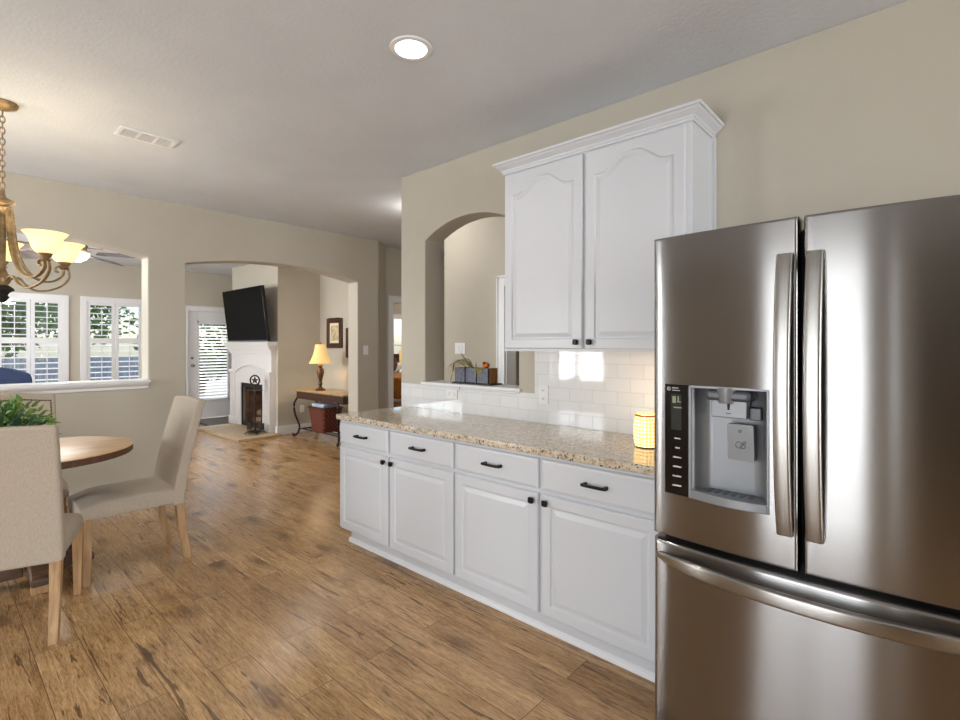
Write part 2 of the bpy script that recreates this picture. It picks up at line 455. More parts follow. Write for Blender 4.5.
wall('wall_living_right', 'x', 4.395, 4.43, 5.76, 10.3)
wall('wall_bedroom_far', 'y', 9.9, 10.05, 4.43, 9.9, [rect_hole(6.9, 8.6, .7, 2.1)])
wall('wall_bedroom_right', 'x', 9.8, 9.95, -3.1, 10.05)
wall('wall_entry_back', 'x', 5.6, 5.72, -3.1, 4.2)
# diagonal return between the far wall and the bedroom wall
struct(MB().prism([(4.0, 5.42), (4.29, 5.64), (4.29, 5.76), (4.0, 5.64)], 'z', 0, H).build('wall_far_corner', M['wall']))
# chimney breast
struct(MB().box(3.676, 3.72, 7.56, 7.95, 0, H).box(3.676, 3.72, 8.77, 9.28, 0, H).box(3.676, 3.72, 7.95, 8.77, .77, H)
       .box(3.72, 4.395, 7.56, 7.60, 0, H).box(3.72, 4.395, 9.24, 9.28, 0, H).build('wall_chimney', M['wall']))

# baseboards
def base(name, *boxes):
    b = MB()
    for q in boxes: b.box(*q)
    return struct(b.build(name, M['trim'], bevel=.006))
base('baseboard_far', (-2.4, 1.711, 5.405, 5.42, 0, .14), (3.681, 3.99, 5.405, 5.42, 0, .14))
base('baseboard_chimney', (3.66, 4.395, 7.545, 7.56, 0, .14), (3.661, 3.676, 7.545, 7.63, 0, .14))
base('baseboard_living_right', (4.38, 4.395, 5.65, 7.545, 0, .14))
base('baseboard_entry', (3.795, 3.81, 3.22, 3.98, 0, .14))
base('baseboard_living_far', (-2.4, 3.15, 10.255, 10.27, 0, .14))

# white ledge of the arched opening over the dining table
b = MB().box(-.62, 1.405, 5.375, 5.66, 1.06, 1.085)
b.prism([(5.42, 1.06), (5.375, 1.06), (5.385, 1.04), (5.405, 1.03), (5.405, 1.005), (5.42, 1.0)], 'x', -.60, 1.392)
struct(b.build('trim_1', M['trim'], bevel=.004))
# ledge of the pass-through over the counter
struct(MB().box(2.585, 2.80, 1.995, 2.965, 1.098, 1.122).box(2.592, 2.61, 2.0, 2.96, 1.085, 1.098).build('trim_2', M['trim'], bevel=.005))
# toe moulding below the base cabinets
struct(MB().prism([(2.052, 0), (2.037, 0), (2.038, .010), (2.044, .024), (2.052, .03)], 'y', .78, 3.115).build('trim_3', M['trim'], smooth=True))
# subway tile backsplash
struct(MB().prism([(.75, .905), (3.215, .905), (3.215, 1.098), (1.885, 1.098), (1.885, 1.40), (.75, 1.40)], 'x', 2.600, 2.6095).build('trim_4', M['tile']))

# ------------------------------------------------------------------ door casings, doors and windows
def casing(name, axis, face, a0, a1, zt, w=.085, d=.02, depth=.14):
    b = MB()
    def bx(u0, u1, z0, z1, f0, f1):
        if axis == 'x': b.box(f0, f1, u0, u1, z0, z1)
        else: b.box(u0, u1, f0, f1, z0, z1)
    bx(a0-w, a0, 0, zt, face-d, face); bx(a1, a1+w, 0, zt, face-d, face); bx(a0-w, a1+w, zt, zt+w, face-d, face)
    bx(a0-w, a0-w+.02, 0, zt+w, face-d-.008, face-d); bx(a0-w, a1+w, zt+w-.02, zt+w, face-d-.008, face-d); bx(a1+w-.02, a1+w, 0, zt+w, face-d-.008, face-d)
    bx(a0, a0+.018, 0, zt, face-.005, face+depth); bx(a1-.018, a1, 0, zt, face-.005, face+depth); bx(a0, a1, zt-.018, zt, face-.005, face+depth)
    return struct(b.build(name, M['trim'], bevel=.003))
casing('door_2', 'x', 3.81, 2.28, 3.11, 1.985, w=.10)
casing('door_3', 'y', 5.64, 4.40, 5.16, 2.01, w=.085)

# living room exterior door with a full glass light and blind
d1 = casing('door_1', 'y', 10.27, 3.27, 4.19, 2.05, w=.085)
b = MB(); Y0, Y1 = 10.30, 10.345
b.box(3.29, 3.44, Y0, Y1, .02, 2.03).box(4.02, 4.17, Y0, Y1, .02, 2.03).box(3.44, 4.02, Y0, Y1, 1.86, 2.03).box(3.44, 4.02, Y0, Y1, .02, .34)
fr = [(3.44, 3.475, .34, 1.86), (3.985, 4.02, .34, 1.86), (3.44, 4.02, .34, .375), (3.44, 4.02, 1.825, 1.86)]
for q in fr: b.box(q[0], q[1], Y0-.02, Y0, q[2], q[3])
b.build('door_leaf', M['trim'], d1, bevel=.003)
b = MB()
for k in range(25):
    z = .40+k*.0585
    b.prism([(10.265, z), (10.272, z-.004), (10.318, z+.016), (10.312, z+.021)], 'x', 3.48, 3.98)
b.box(3.485, 3.975, 10.272, 10.31, 1.80, 1.83)
b.build('blind', M['trim'], d1)
MB().box(3.475, 3.985, 10.325, 10.33, .375, 1.83).build('pane', M['glass'], d1)
b = MB().lathe([(.0, 0), (.028, 0), (.028, .008), (.012, .014), (.012, .04), (.026, .05), (.028, .07), (.0, .08)], n=16)
for v in b.b.verts: v.co = Vector((3.355, 10.30-v.co.z, 1.02)) + Vector((v.co.x, 0, v.co.y))
b.build('door_knob', mat('satin_nickel', (150, 146, 138), .3, 1), d1, smooth=True)
b = MB().lathe([(.0, 0), (.026, 0), (.024, .016), (.0, .02)], n=16)
for v in b.b.verts: v.co = Vector((3.355, 10.30-v.co.z, 1.16)) + Vector((v.co.x, 0, v.co.y))
b.build('deadbolt', bpy.data.materials['satin_nickel'], d1, smooth=True)

def shutter_window(name, x0, x1, z0, z1, yw=10.27):
    b = MB(); w = .085
    b.box(x0-w, x0, yw-.025, yw, z0-w, z1+w).box(x1, x1+w, yw-.025, yw, z0-w, z1+w).box(x0, x1, yw-.025, yw, z1, z1+w).box(x0, x1, yw-.025, yw, z0-w, z0)
    b.box(x0-.01, x0, yw-.005, yw+.1, z0, z1).box(x1, x1+.01, yw-.005, yw+.1, z0, z1)
    o = struct(b.build(name, M['trim'], bevel=.004))
    xm = (x0+x1)/2
    for a0, a1 in ((x0, xm-.003), (xm+.003, x1)):
        s = .045; b = MB(); y0, y1 = yw-.012, yw+.018
        zm = 1.475
        b.box(a0, a0+s, y0, y1, z0, z1).box(a1-s, a1, y0, y1, z0, z1)
        for q0, q1 in ((z0, z0+.09), (zm-.045, zm+.045), (z1-.05, z1)): b.box(a0+s, a1-s, y0, y1, q0, q1)
        p = b.build('shutter_panel', M['trim'], o, bevel=.003)
        b = MB()
        for q0, q1 in ((z0+.09, zm-.045), (zm+.045, z1-.05)):
            n = round((q1-q0)/.088)
            for k in range(n):
                z = q0+(k+.5)*(q1-q0)/n
                b.prism([(y0-.028, z-.006), (y0-.02, z-.009), (y1+.03, z+.004), (y1+.03, z+.009), (y0-.02, z-.001)], 'x', a0+s, a1-s)
            b.box((a0+a1)/2-.006, (a0+a1)/2+.006, y0-.045, y0-.03, q0+.03, q1-.03)
        b.build('louvers', M['trim'], p)
    b = MB().box(x0, x1, yw+.09, yw+.094, z0, z1); b.build('pane', M['glass'], o)
    return o
shutter_window('window_1', .717, 1.457, .64, 2.11)
shutter_window('window_2', 1.775, 2.54, .64, 2.11)

def plain_window(name, axis, face, a0, a1, z0, z1, nx, nz, sgn):
    b = MB(); t_ = .05
    def bx(u0, u1, q0, q1, f0, f1, bb=b):
        if axis == 'x': bb.box(f0, f1, u0, u1, q0, q1)
        else: bb.box(u0, u1, f0, f1, q0, q1)
    f0, f1 = face-.02*sgn, face+.05*sgn
    bx(a0-.07, a0+t_, z0-.03, z1+.07, f0, f1); bx(a1-t_, a1+.07, z0-.03, z1+.07, f0, f1); bx(a0, a1, z1-t_, z1+.07, f0, f1); bx(a0, a1, z0-.03, z0+t_, f0, f1)
    for k in range(1, nx): c = a0+(a1-a0)*k/nx; bx(c-.02, c+.02, z0, z1, f0+.02*sgn, f1)
    for k in range(1, nz): c = z0+(z1-z0)*k/nz; bx(a0, a1, c-.012, c+.012, f0+.025*sgn, f1)
    o = struct(b.build(name, M['trim']))
    c = MB(); bx(a0+.01, a1-.01, z0+.01, z1-.01, face+.03*sgn, face+.034*sgn, c); c.build('pane', M['glass'], o)
plain_window('window_3', 'x', -2.4, 4.05, 5.2, .75, 2.1, 2, 3, -1)
plain_window('window_4', 'x', -2.4, 0, 1.65, .02, 2.1, 2, 1, -1)
plain_window('window_5', 'y', -6.5, -1.6, 1.6, .45, 2.35, 3, 1, -1)  # unseen window, placed so the added rear lamp reaches the far wall
plain_window('window_6', 'x', -2.4, 6.8, 9.2, .75, 2.1, 3, 2, -1)
plain_window('window_7', 'y', 9.9, 6.9, 8.6, .7, 2.1, 2, 2, 1)

# garden seen through the living-room windows
struct(MB().box(-14, 22, 10.45, 34, -.25, -.12).build('patio_ground', M['patio']))
def tree(x, y, h, r, seed, label):
    t = thing('tree', label, 'tree', (x, y, -.12), 0, 'garden trees outside')
    MB().tube([(0, 0, 0), (.05, 0, h*.4), (0, .05, h)], .12, 10, up=(1, 0, 0)).build('trunk', M['base_wood'], t, smooth=True)
    b = bmesh.new(); rnd = random.Random(seed)
    for i in range(1400):
        d = Vector((rnd.gauss(0, 1), rnd.gauss(0, 1), rnd.gauss(0, 1))).normalized()*r*rnd.uniform(.45, 1.05)
        p = Vector((0, 0, h+r*.55))+Vector((d.x, d.y, d.z*.85)); w = rnd.uniform(.06, .16)
        a = Vector((rnd.gauss(0, 1), rnd.gauss(0, 1), rnd.gauss(0, 1))).normalized(); c = a.orthogonal().normalized()
        b.faces.new([b.verts.new(p+a*w), b.verts.new(p+c*w*.6), b.verts.new(p-a*w), b.verts.new(p-c*w*.6)])
    me = bpy.data.meshes.new('foliage'); b.to_mesh(me); b.free(); me.materials.append(M['hedge'])
    o = bpy.data.objects.new('foliage', me); COL.objects.link(o); o.parent = t
tree(1.0, 17.6, 1.6, 1.35, 3, 'green tree outside the left shuttered window')
tree(3.6, 21.5, 2.0, 1.6, 4, 'green tree outside the right shuttered window')
tree(5.7, 16.8, .9, 1.7, 5, 'green tree outside the glazed living room door')
b = MB()
for k in range(150): b.box(-10+k*.2, -10+k*.2+.185, 26, 26.03, -.12, .9)
b.box(-10, 20, 26.03, 26.08, .3, .4).box(-10, 20, 26.03, 26.08, .7, .8)
tag(b.build('garden_fence', M['fence']), 'grey wooden garden fence behind the trees outside', 'fence')

# ------------------------------------------------------------------ kitchen cabinets
def door_panel(name, X, y0, y1, z0, z1, parent, arch=0.):
    """raised-panel door on plane X facing -X; arch = rise of a cathedral top"""
    w, h = y1-y0, z1-z0; n = 24
    def loop(ins, wd, ar):
        pts = [(ins, ins), (w-ins, ins)]
        for k in range(n+1):
            t_ = k/n; u = w-ins-(w-2*ins)*t_
            s_ = 0
            if ar:
                q = abs(t_-.5)*2
                s_ = ar*(.5+.5*cos(pi*min(1, max(0, (q-.12)/.72))))- ar
            pts.append((u, h-ins+s_))
        return [(X-wd, y0+u, z0+v) for u, v in pts]
    prof = [(0, 0, 0), (0, .013, 0), (.005, .019, 0), (.050, .019, arch), (.056, .0115, arch), (.064, .0115, arch), (.086, .0175, arch)]
    b = MB(); rings = [loop(*q) for q in prof]
    b.loft(rings, True, True)
    return b.build(name, M['cab'], parent, smooth=False)

def knob(X, y, z, parent):
    b = MB(); b.sweep([(X, y, z), (X-.012, y, z)], [(.006*cos(a*pi/4), .006*sin(a*pi/4)) for a in range(8)])
    b.loft([[(X-q, y+dy*s_, z+dz*s_) for dy, dz in rrect(.03, .03, .008, 3)] for q, s_ in ((.010, .55), (.014, .95), (.022, 1), (.027, .7))])
    return b.build('knob', M['dark'], parent, smooth=True)
def pull(X, y, z, parent):
    b = MB(); L = .06
    for s_ in (-1, 1):
        b.sweep([(X, y+s_*L*.86, z), (X-.026, y+s_*L*.86, z)], rrect(.016, .016, .004, 2))
    b.sweep([Vector((X-.027-.004*(1-(k/5-1)**2), y-L+L*k/5, z)) for k in range(11)], rrect(.010, .014, .004, 2))
    return b.build('pull_handle', M['dark'], parent, smooth=True)

XF = 2.0
def base_unit(y0, y1, ym, label):
    t = thing('base_cabinet', label, 'cabinet', (0, 0, 0), 0, 'white base cabinets under the granite counter')
    b = MB().box(XF, 2.597, y0, y1, .10, .876).box(2.052, 2.58, y0, y1-(.05 if y1 > 3 else 0), .0, .10)
    b.build('cabinet_box', M['cab'], t, bevel=.002)
    for k, (a0, a1) in enumerate(((y0+.012, ym-.010), (ym+.010, y1-.010))):
        d = door_panel('door', XF, a0, a1, .115, .690, t)
        knob(XF-.019, (a1-.03) if k == 0 else (a0+.03), .655, d)
        b = MB(); X = XF
        b.loft([[(X-q, (a0+i if u == 0 else a1-i), (.712+i if v == 0 else .858-i)) for u, v in ((0, 0), (1, 0), (1, 1), (0, 1))] for q, i in ((0, 0), (.012, 0), (.016, .004), (.019, .014))])
        dr = b.build('drawer', M['cab'], t)
        pull(XF-.019, (a0+a1)/2, .785, dr)
    return t
base_unit(1.99, 3.15, 2.580, 'white two-door base cabinet at the far end of the counter, beside the living room view')
base_unit(.80, 1.99, 1.408, 'white two-door base cabinet next to the stainless refrigerator')

ct = MB().box(1.965, 2.600, .765, 3.165, .876, .914).build('countertop', M['granite'], bevel=.008, seg=3)
tag(ct, 'speckled beige granite countertop over the white base cabinets', 'countertop')

up = thing('wall_cabinet', 'white two-door wall cabinet with arched panels and crown moulding', 'cabinet')
MB().box(2.32, 2.609, .81, 1.90, 1.37, 2.43).build('cabinet_box', M['cab'], up, bevel=.002)
for k, (a0, a1) in enumerate(((.835, 1.345), (1.365, 1.885))):
    d = door_panel('door', 2.32, a0, a1, 1.385, 2.405, up, arch=.075)
    knob(2.301, (a1-.03) if k == 0 else (a0+.03), 1.42, d)
def crown_ring(p, z): return [(2.32-p, .81-p, z), (2.32-p, 1.90+p, z), (2.605, 1.90+p, z), (2.605, .81-p, z)]
prof = [(-.002, 2.415), (.008, 2.415), (.010, 2.428), (.014, 2.430), (.016, 2.438), (.024, 2.445), (.038, 2.456), (.044, 2.464), (.052, 2.466), (.054, 2.478), (.0, 2.478)]
b = MB(); b.loft([crown_ring(p, z) for p, z in prof]); b.build('crown_moulding', M['cab'], up)
b = MB().box(2.312, 2.32, .81, 1.90, 1.37, 1.384); b.build('light_rail', M['cab'], up)
b = MB().box(2.585, 2.609, .795, .81, 1.37, 2.42); b.build('scribe_strip', M['cab'], up)

# ------------------------------------------------------------------ refrigerator
FY0, FY1 = -.160, .750; FC = (FY0+FY1)/2; KB = .035/(.454**2)
def fx(y): return 1.722+KB*(y-FC)**2
fr_ = thing('refrigerator', 'stainless french door refrigerator with water dispenser', 'refrigerator')
b = MB().box(1.835, 2.56, FY0+.008, FY1-.008, .05, 1.765)
b.box(1.9, 2.5, FY0+.04, FY1-.04, .0, .05)
b.box(1.80, 1.90, FY1-.10, FY1-.02, 1.765, 1.785).box(1.80, 1.90, FY0+.02, FY0+.10, 1.765, 1.785)
b.build('cabinet_body', mat('fridge_side_grey', (66, 66, 68), .45, .3), fr_, bevel=.006)
MB().box(1.816, 1.84, FY0+.02, FY1-.02, .07, 1.76).build('gasket', M['gap'], fr_)

def door_shell(name, y0, y1, z0, z1, hole=None, parent=None, rt=.010):
    """bowed door: front grid follows fx, rounded edges, flat back at X=1.80"""
    r = rt
    ys = []
    edge = [(0, 1.0), (.15, .55), (.4, .22), (.7, .05), (1, 0)]     # (position in r, setback in r)
    for e, s_ in edge: ys.append((y0+e*r, s_*r))
    n = 18; brk = sorted(set([y0+r+(y1-y0-2*r)*k/n for k in range(1, n)]+([hole[0], hole[1]] if hole else [])))
    if hole: brk = [q for q in brk if q in hole[:2] or min(abs(q-hole[0]), abs(q-hole[1])) > .008]
    ys += [(q, 0) for q in brk]
    ys += [(y1-e*r, s_*r) for e, s_ in edge[::-1]]
    zs = [(z0+e*r, s_*r) for e, s_ in edge]
    zb = [z0+(z1-z0)*k/6 for k in range(1, 6)]
    if hole: zb = [q for q in zb if min(abs(q-hole[2]), abs(q-hole[3])) > .02]+[hole[2], hole[3]]
    zs += [(q, 0) for q in sorted(zb)]
    zs += [(z1-e*r, s_*r) for e, s_ in edge[::-1]]
    b = MB(); grid = [[b.V((fx(y)+max(sy, sz), y, z)) for y, sy in ys] for z, sz in zs]
    for i in range(len(zs)-1):
        for j in range(len(ys)-1):
            if hole:
                yc = (ys[j][0]+ys[j+1][0])/2; zc = (zs[i][0]+zs[i+1][0])/2
                if hole[0] < yc < hole[1] and hole[2] < zc < hole[3]: continue
            b.F([grid[i][j], grid[i][j+1], grid[i+1][j+1], grid[i+1][j]])
    rim = [grid[0][j] for j in range(len(ys))]+[grid[i][-1] for i in range(1, len(zs))]+[grid[-1][j] for j in range(len(ys)-2, -1, -1)]+[grid[i][0] for i in range(len(zs)-2, 0, -1)]
    back = [b.V((1.812, v.co.y, v.co.z)) for v in rim]
    for k in range(len(rim)):
        j = (k+1) % len(rim); b.F([rim[k], rim[j], back[j], back[k]])
    b.F(back)
    o = b.build(name, M['steel'], parent, smooth=True)
    return o
HY0, HY1, HZ0, HZ1 = .375, .705, .888, 1.268
dl = door_shell('door', .2975, FY1, .735, 1.785, (HY0, HY1, HZ0, HZ1), fr_)
dr = door_shell('door', FY0, .2845, .735, 1.785, None, fr_)
fz = door_shell('freezer_drawer', FY0, FY1, .055, .716, None, fr_, rt=.016)

def v_handle(y, parent):
    z0, z1 = .845, 1.672; pts = []; n = 24; yc = fx(y); sc = []
    for k in range(n+1):
        t_ = k/n; z = z0+(z1-z0)*t_
        off = .014+.050*(1-(2*t_-1)**2)**.8
        pts.append((yc-off, y, z))
    b = MB(); b.sweep(pts, rrect(.044, .020, .008, 4), up=(1, 0, 0))
    for zz in (z0+.03, z1-.03): b.box(yc-.02, yc+.004, y-.014, y+.014, zz-.02, zz+.02)
    return b.build('handle', M['steel_handle'], parent, smooth=True)
v_handle(.3285, dl); v_handle(.2535, dr)
pts = []; n = 30
for k in range(n+1):
    t_ = k/n; y = FY1-.02-(FY1-FY0-.04)*t_
    pts.append((fx(y)-.006-.052*(1-(2*t_-1)**2)**.7, y, .664))
b = MB(); b.sweep(pts, rrect(.022, .046, .009, 4), scale=[.45+.55*min(1, min(k, n-k)/4) for k in range(n+1)])
b.build('handle', M['steel_handle'], fz, smooth=True)

# dispenser: control panel on the left part, recess on the right part
YP = .615
b = MB(); n = 4
b.loft([[(fx(y)-q, y, z) for y, z in ((YP+.004+i, HZ0+.003+i), (HY1-.003-i, HZ0+.003+i), (HY1-.003-i, HZ1-.003-i), (YP+.004+i, HZ1-.003-i))] for q, i in ((-.02, 0), (.003, 0), (.005, .002))])
cp = b.build('control_panel', mat('panel_black', (14, 9, 10), .12), dl)
def on_panel(name, m_, y0, y1, z0, z1, th=.0012):
    xs = fx((y0+y1)/2)-.0052
    return MB().box(xs-th, xs+.004, y0, y1, z0, z1).build(name, m_, cp)
mark = mat('panel_print', (206, 206, 210), .5)
lcd = mat('panel_display', (40, 42, 40), .2)
on_panel('display', lcd, .636, .678, 1.112, 1.235)
lm = mat('display_icon', (140, 146, 112), .4)
b = MB(); xs = fx(.657)-.0064
b.box(xs-.0006, xs+.001, .662, .674, 1.205, 1.228).box(xs-.0006, xs+.001, .645, .658, 1.208, 1.211).box(xs-.0006, xs+.001, .652, .656, 1.211, 1.228).box(xs-.0006, xs+.001, .642, .670, 1.188, 1.192)
b.build('display_icons', lm, cp)
b = MB(); xs = fx(.69)-.0058; b.torus((xs, .688, 1.253), .0055, .0011, 'x', 16, 6)
b.box(xs-.0006, xs+.002, .685, .689, 1.2505, 1.2515).box(xs-.0006, xs+.002, .6885, .6895, 1.2505, 1.256)
xs = fx(.662)-.0058; b.box(xs-.0006, xs+.002, .654, .676, 1.2555, 1.258).box(xs-.0006, xs+.002, .646, .676, 1.2475, 1.2495); b.build('panel_logo', mark, cp)
rnd = random.Random(3)
for k, w in enumerate((.022, .016, .032, .032, .034, .036)):
    z = 1.083-k*.0325; xs = fx(.657)-.0058
    o_ = [(.657+w/2, z-.0015)]
    for q in range(9): o_.append((.657+w/2-w*(q+.5)/9, z+.0012+.0025*rnd.random()))
    o_.append((.657-w/2, z-.0015))
    MB().prism(o_, 'x', xs-.0006, xs+.002).build('button_caption', mark, cp)
# recess
RY0, RY1 = HY0+.002, YP-.002
b = MB(); rx = 1.796
seg = 10
pl = []
for k in range(seg+1):       # plan outline of the back of the recess, rounded corners
    a = pi/2*k/seg; pl.append((rx-.045+.045*sin(a), RY0+.012+.045*(1-cos(a))))
pl2 = [(x, RY0+RY1-y) for x, y in pl][::-1]
plan = [(fx(RY0), RY0), (rx-.05, RY0+.010)]+pl+pl2+[(rx-.05, RY1-.010), (fx(RY1), RY1)]
r0 = [b.V((x, y, HZ0+.012)) for x, y in plan]; r1 = [b.V((x, y, HZ1-.002)) for x, y in plan]
for k in range(len(plan)-1): b.F([r0[k], r0[k+1], r1[k+1], r1[k]])
b.F(r0); b.F(r1)
cav = b.build('dispenser_recess', M['silver'], dl, smooth=True)
for p in cav.data.polygons: pass
b = MB()         # frame lip round the recess
for q in ((RY0-.004, RY0+.003, HZ0, HZ1), (RY1-.003, RY1+.006, HZ0, HZ1), (RY0, RY1, HZ1-.007, HZ1+.002)): b.box(fx((q[0]+q[1])/2)-.004, fx(q[0])+.012, q[0], q[1], q[2], q[3])
b.build('recess_frame', M['silver'], dl, bevel=.0015)
b = MB(); n = 12      # bowed tray lip
out = [(fx(RY0+(RY1-RY0)*k/n)-.006-.016*sin(pi*k/n), RY0+(RY1-RY0)*k/n) for k in range(n+1)]
b.loft([[(x, y, z) for x, y in out]+[(rx-.01, RY1, z), (rx-.01, RY0, z)] for z in (HZ0+.0, HZ0+.03)])
b.build('drip_tray', M['silver'], dl, bevel=.003)
b = MB()
for k in range(6): b.box(1.745, 1.795, RY0+.05+k*.025, RY0+.062+k*.025, HZ0+.030, HZ0+.0315)
b.build('drip_grille', M['silver_dark'], dl)
b = MB().box(1.725, 1.80, .425, .562, HZ1-.045, HZ1-.008); b.build('dispenser_housing', M['silver_dark'], dl, bevel=.012)
MB().lathe([(.028, 0), (.034, .03), (.036, .05)], (1.752, .50, HZ1-.052), 20).build('spout', M['silver'], dl, smooth=True)
b = MB().box(1.735, 1.775, .438, .545, 1.170, 1.240); pb = b.build('water_paddle', M['silver'], dl, bevel=.003)
xs = 1.7345
b = MB().prism([(.489, 1.196), (.495, 1.196), (.497, 1.222), (.487, 1.222)], 'x', xs-.0005, xs+.002).sphere((xs, .492, 1.227), .004, 8, (.25, 1, 1)); b.box(xs-.0005, xs+.002, .484, .500, 1.184, 1.186); b.build('glass_icon', M['gap'], pb)
b = MB().box(1.765, 1.80, .405, .44, 1.165, 1.205); b.build('side_latch', M['silver_dark'], dl, bevel=.003)
b = MB(); b.loft([[(x, y, z) for y, z in rrect(.078, .118, .006, 3)] for x, s_ in ((1.776, 1), (1.760, 1), (1.757, 1))])
for v in b.b.verts: v.co.y += .462; v.co.z += 1.092; v.co.x += (v.co.z-1.06)*-.10
ip = b.build('ice_paddle', M['silver'], dl, smooth=True)
for y, z, r in ((.466, 1.084, .010), (.455, 1.080, .007), (.450, 1.093, .004)):
    MB().torus((1.7560-(z-1.06)*.10, y, z), r, .0008, 'x', 16, 5).build('ice_icon', M['gap'], ip)
MB().torus((1.7560-.0070, .462, 1.129), .004, .0008, 'x', 16, 5).build('ice_icon', M['gap'], ip)

# ------------------------------------------------------------------ ceiling fixtures
t = thing('recessed_light', 'lit round recessed ceiling light with white trim ring', 'ceiling light', (1.50, 1.785, H))
MB().lathe([(.072, -.001), (.074, -.008), (.094, -.006), (.098, -.0005)], n=40, cap=False).build('trim_ring', M['trim'], t, smooth=True)
MB().lathe([(.0, -.004), (.05, -.0035), (.073, -.001)], n=40, cap=False).build('lens', M['lens'], t, smooth=True)
light('recessed_glow', 'SPOT', (1.50, 1.785, H-.012), 14, (1, .96, .9), spot_size=radians(150), spot_blend=.8, shadow_soft_size=.07)

t = thing('ceiling_vent', 'white three-section air vent in the ceiling near the chandelier', 'vent', (.98, 3.83, H))
t.scale = (.86, 1.18, 1)
b = MB()
for q in ((-.19, .19, -.075, -.055), (-.19, .19, .055, .075), (-.19, -.165, -.055, .055), (.165, .19, -.055, .055), (-.062, -.048, -.055, .055), (.048, .062, -.055, .055)): b.box(q[0], q[1], q[2], q[3], -.010, 0)
b.build('vent_frame', M['trim'], t, bevel=.002)
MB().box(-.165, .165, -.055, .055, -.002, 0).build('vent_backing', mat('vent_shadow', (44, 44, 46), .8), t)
for x0, x1, ax in ((-.165, -.062, 'y'), (-.048, .048, 'x'), (.062, .165, 'y')):
    b = MB()
    if ax == 'y':
        for k in range(8):
            x = x0+.006+(x1-x0-.012)*k/7; b.box(x-.0028, x+.0028, -.055, .055, -.008, -.002)
    else:
        for k in range(9):
            y = -.05+.1*k/8; b.box(x0, x1, y-.0022, y+.0022, -.008, -.002)
    b.build('louvers', M['trim'], t)

# chandelier
CX, CY, CZ = .293, 3.893, .035
HC = H-CZ
ch = thing('chandelier', 'antique bronze chandelier with glowing upturned glass bowls above the dining table', 'chandelier', (CX, CY, CZ))
MB().lathe([(.0, HC), (.068, HC), (.070, HC-.010), (.064, HC-.022), (.04, HC-.034), (.018, HC-.044), (.0, HC-.046)], n=32).build('canopy', M['bronze'], ch, smooth=True)
b = MB()
z = HC-.048; k = 0
while z > 2.235:
    b2 = []
    for i in range(13):
        a = 2*pi*i/12; u, v = .011*cos(a), .021*sin(a)
        b2.append((u, 0, z-.016+v) if k % 2 else (0, u, z-.016+v))
    b.tube(b2, .0032, 6, up=(0, 1, 0) if k % 2 else (1, 0, 0)); z -= .031; k += 1
b.build('chain', M['bronze'], ch, smooth=True)
MB().lathe([(.0, 2.255), (.01, 2.25), (.012, 2.22), (.02, 2.20), (.05, 2.185), (.058, 2.175), (.035, 2.165), (.03, 2.15), (.048, 2.14), (.04, 2.12), (.018, 2.10), (.014, 1.80), (.03, 1.76), (.036, 1.73), (.02, 1.70), (.0, 1.70)], n=24).build('column', M['bronze'], ch, smooth=True)
MB().lathe([(.0, 1.71), (.03, 1.705), (.048, 1.69), (.052, 1.68), (.03, 1.665), (.022, 1.65), (.03, 1.64), (.014, 1.615), (.0, 1.605)], n=24).build('finial', M['near_black'], ch, smooth=True)
for k in range(5):
    # angle measured in the (depth, right) frame of the picture, turned into world axes
    a = radians(100+72*k); dz, drr = cos(a), sin(a)
    ux = dz*sin(YAW)+drr*cos(YAW); uy = dz*cos(YAW)-drr*sin(YAW)
    def Q(r, z): return (ux*r*.94, uy*r*.94, z)
    side = Vector((-uy, ux, 0))
    b = MB()
    main = curve([Q(.040, 2.15), Q(.050, 2.05), Q(.062, 1.95), Q(.085, 1.86), (Q(.13, 1.785)), Q(.19, 1.75), Q(.25, 1.755), Q(.295, 1.79), Q(.305, 1.825), Q(.285, 1.85), Q(.262, 1.838), Q(.262, 1.818), Q(.278, 1.812)], 60)
    b.sweep(main, rrect(.015, .030, .004, 2), up=tuple(side), scale=[1-.45*k/(len(main)-1) for k in range(len(main))])
    low = curve([Q(.030, 1.735), Q(.055, 1.755), Q(.085, 1.75), Q(.115, 1.715), Q(.165, 1.69), Q(.235, 1.70), Q(.30, 1.735), Q(.335, 1.785), Q(.33, 1.83), Q(.31, 1.845)], 44)
    b.sweep(low, rrect(.010, .018, .003, 2), up=tuple(side))
    arm = b.build('arm', M['bronze'], ch, smooth=True)
    c = Q(.31, 0)
    MB().lathe([(.0, 1.832), (.016, 1.832), (.026, 1.84), (.018, 1.85), (.032, 1.872), (.034, 1.878), (.0, 1.88)], c, 20).build('socket_cup', M['bronze'], arm, smooth=True)
    b = MB().lathe([(.0, 1.870), (.025, 1.872), (.048, 1.885), (.062, 1.908), (.070, 1.94), (.080, 1.966), (.098, 1.987), (.101, 1.990), (.096, 1.988), (.077, 1.968), (.066, 1.940), (.057, 1.91), (.042, 1.888), (.0, 1.876)], c, 32, cap=False)
    b.build('glass_bowl', M['glow'], arm, smooth=True)
    light('chandelier_glow', 'POINT', (CX+c[0], CY+c[1], CZ+1.965), 1.9, (1, .96, .90), shadow_soft_size=.03)

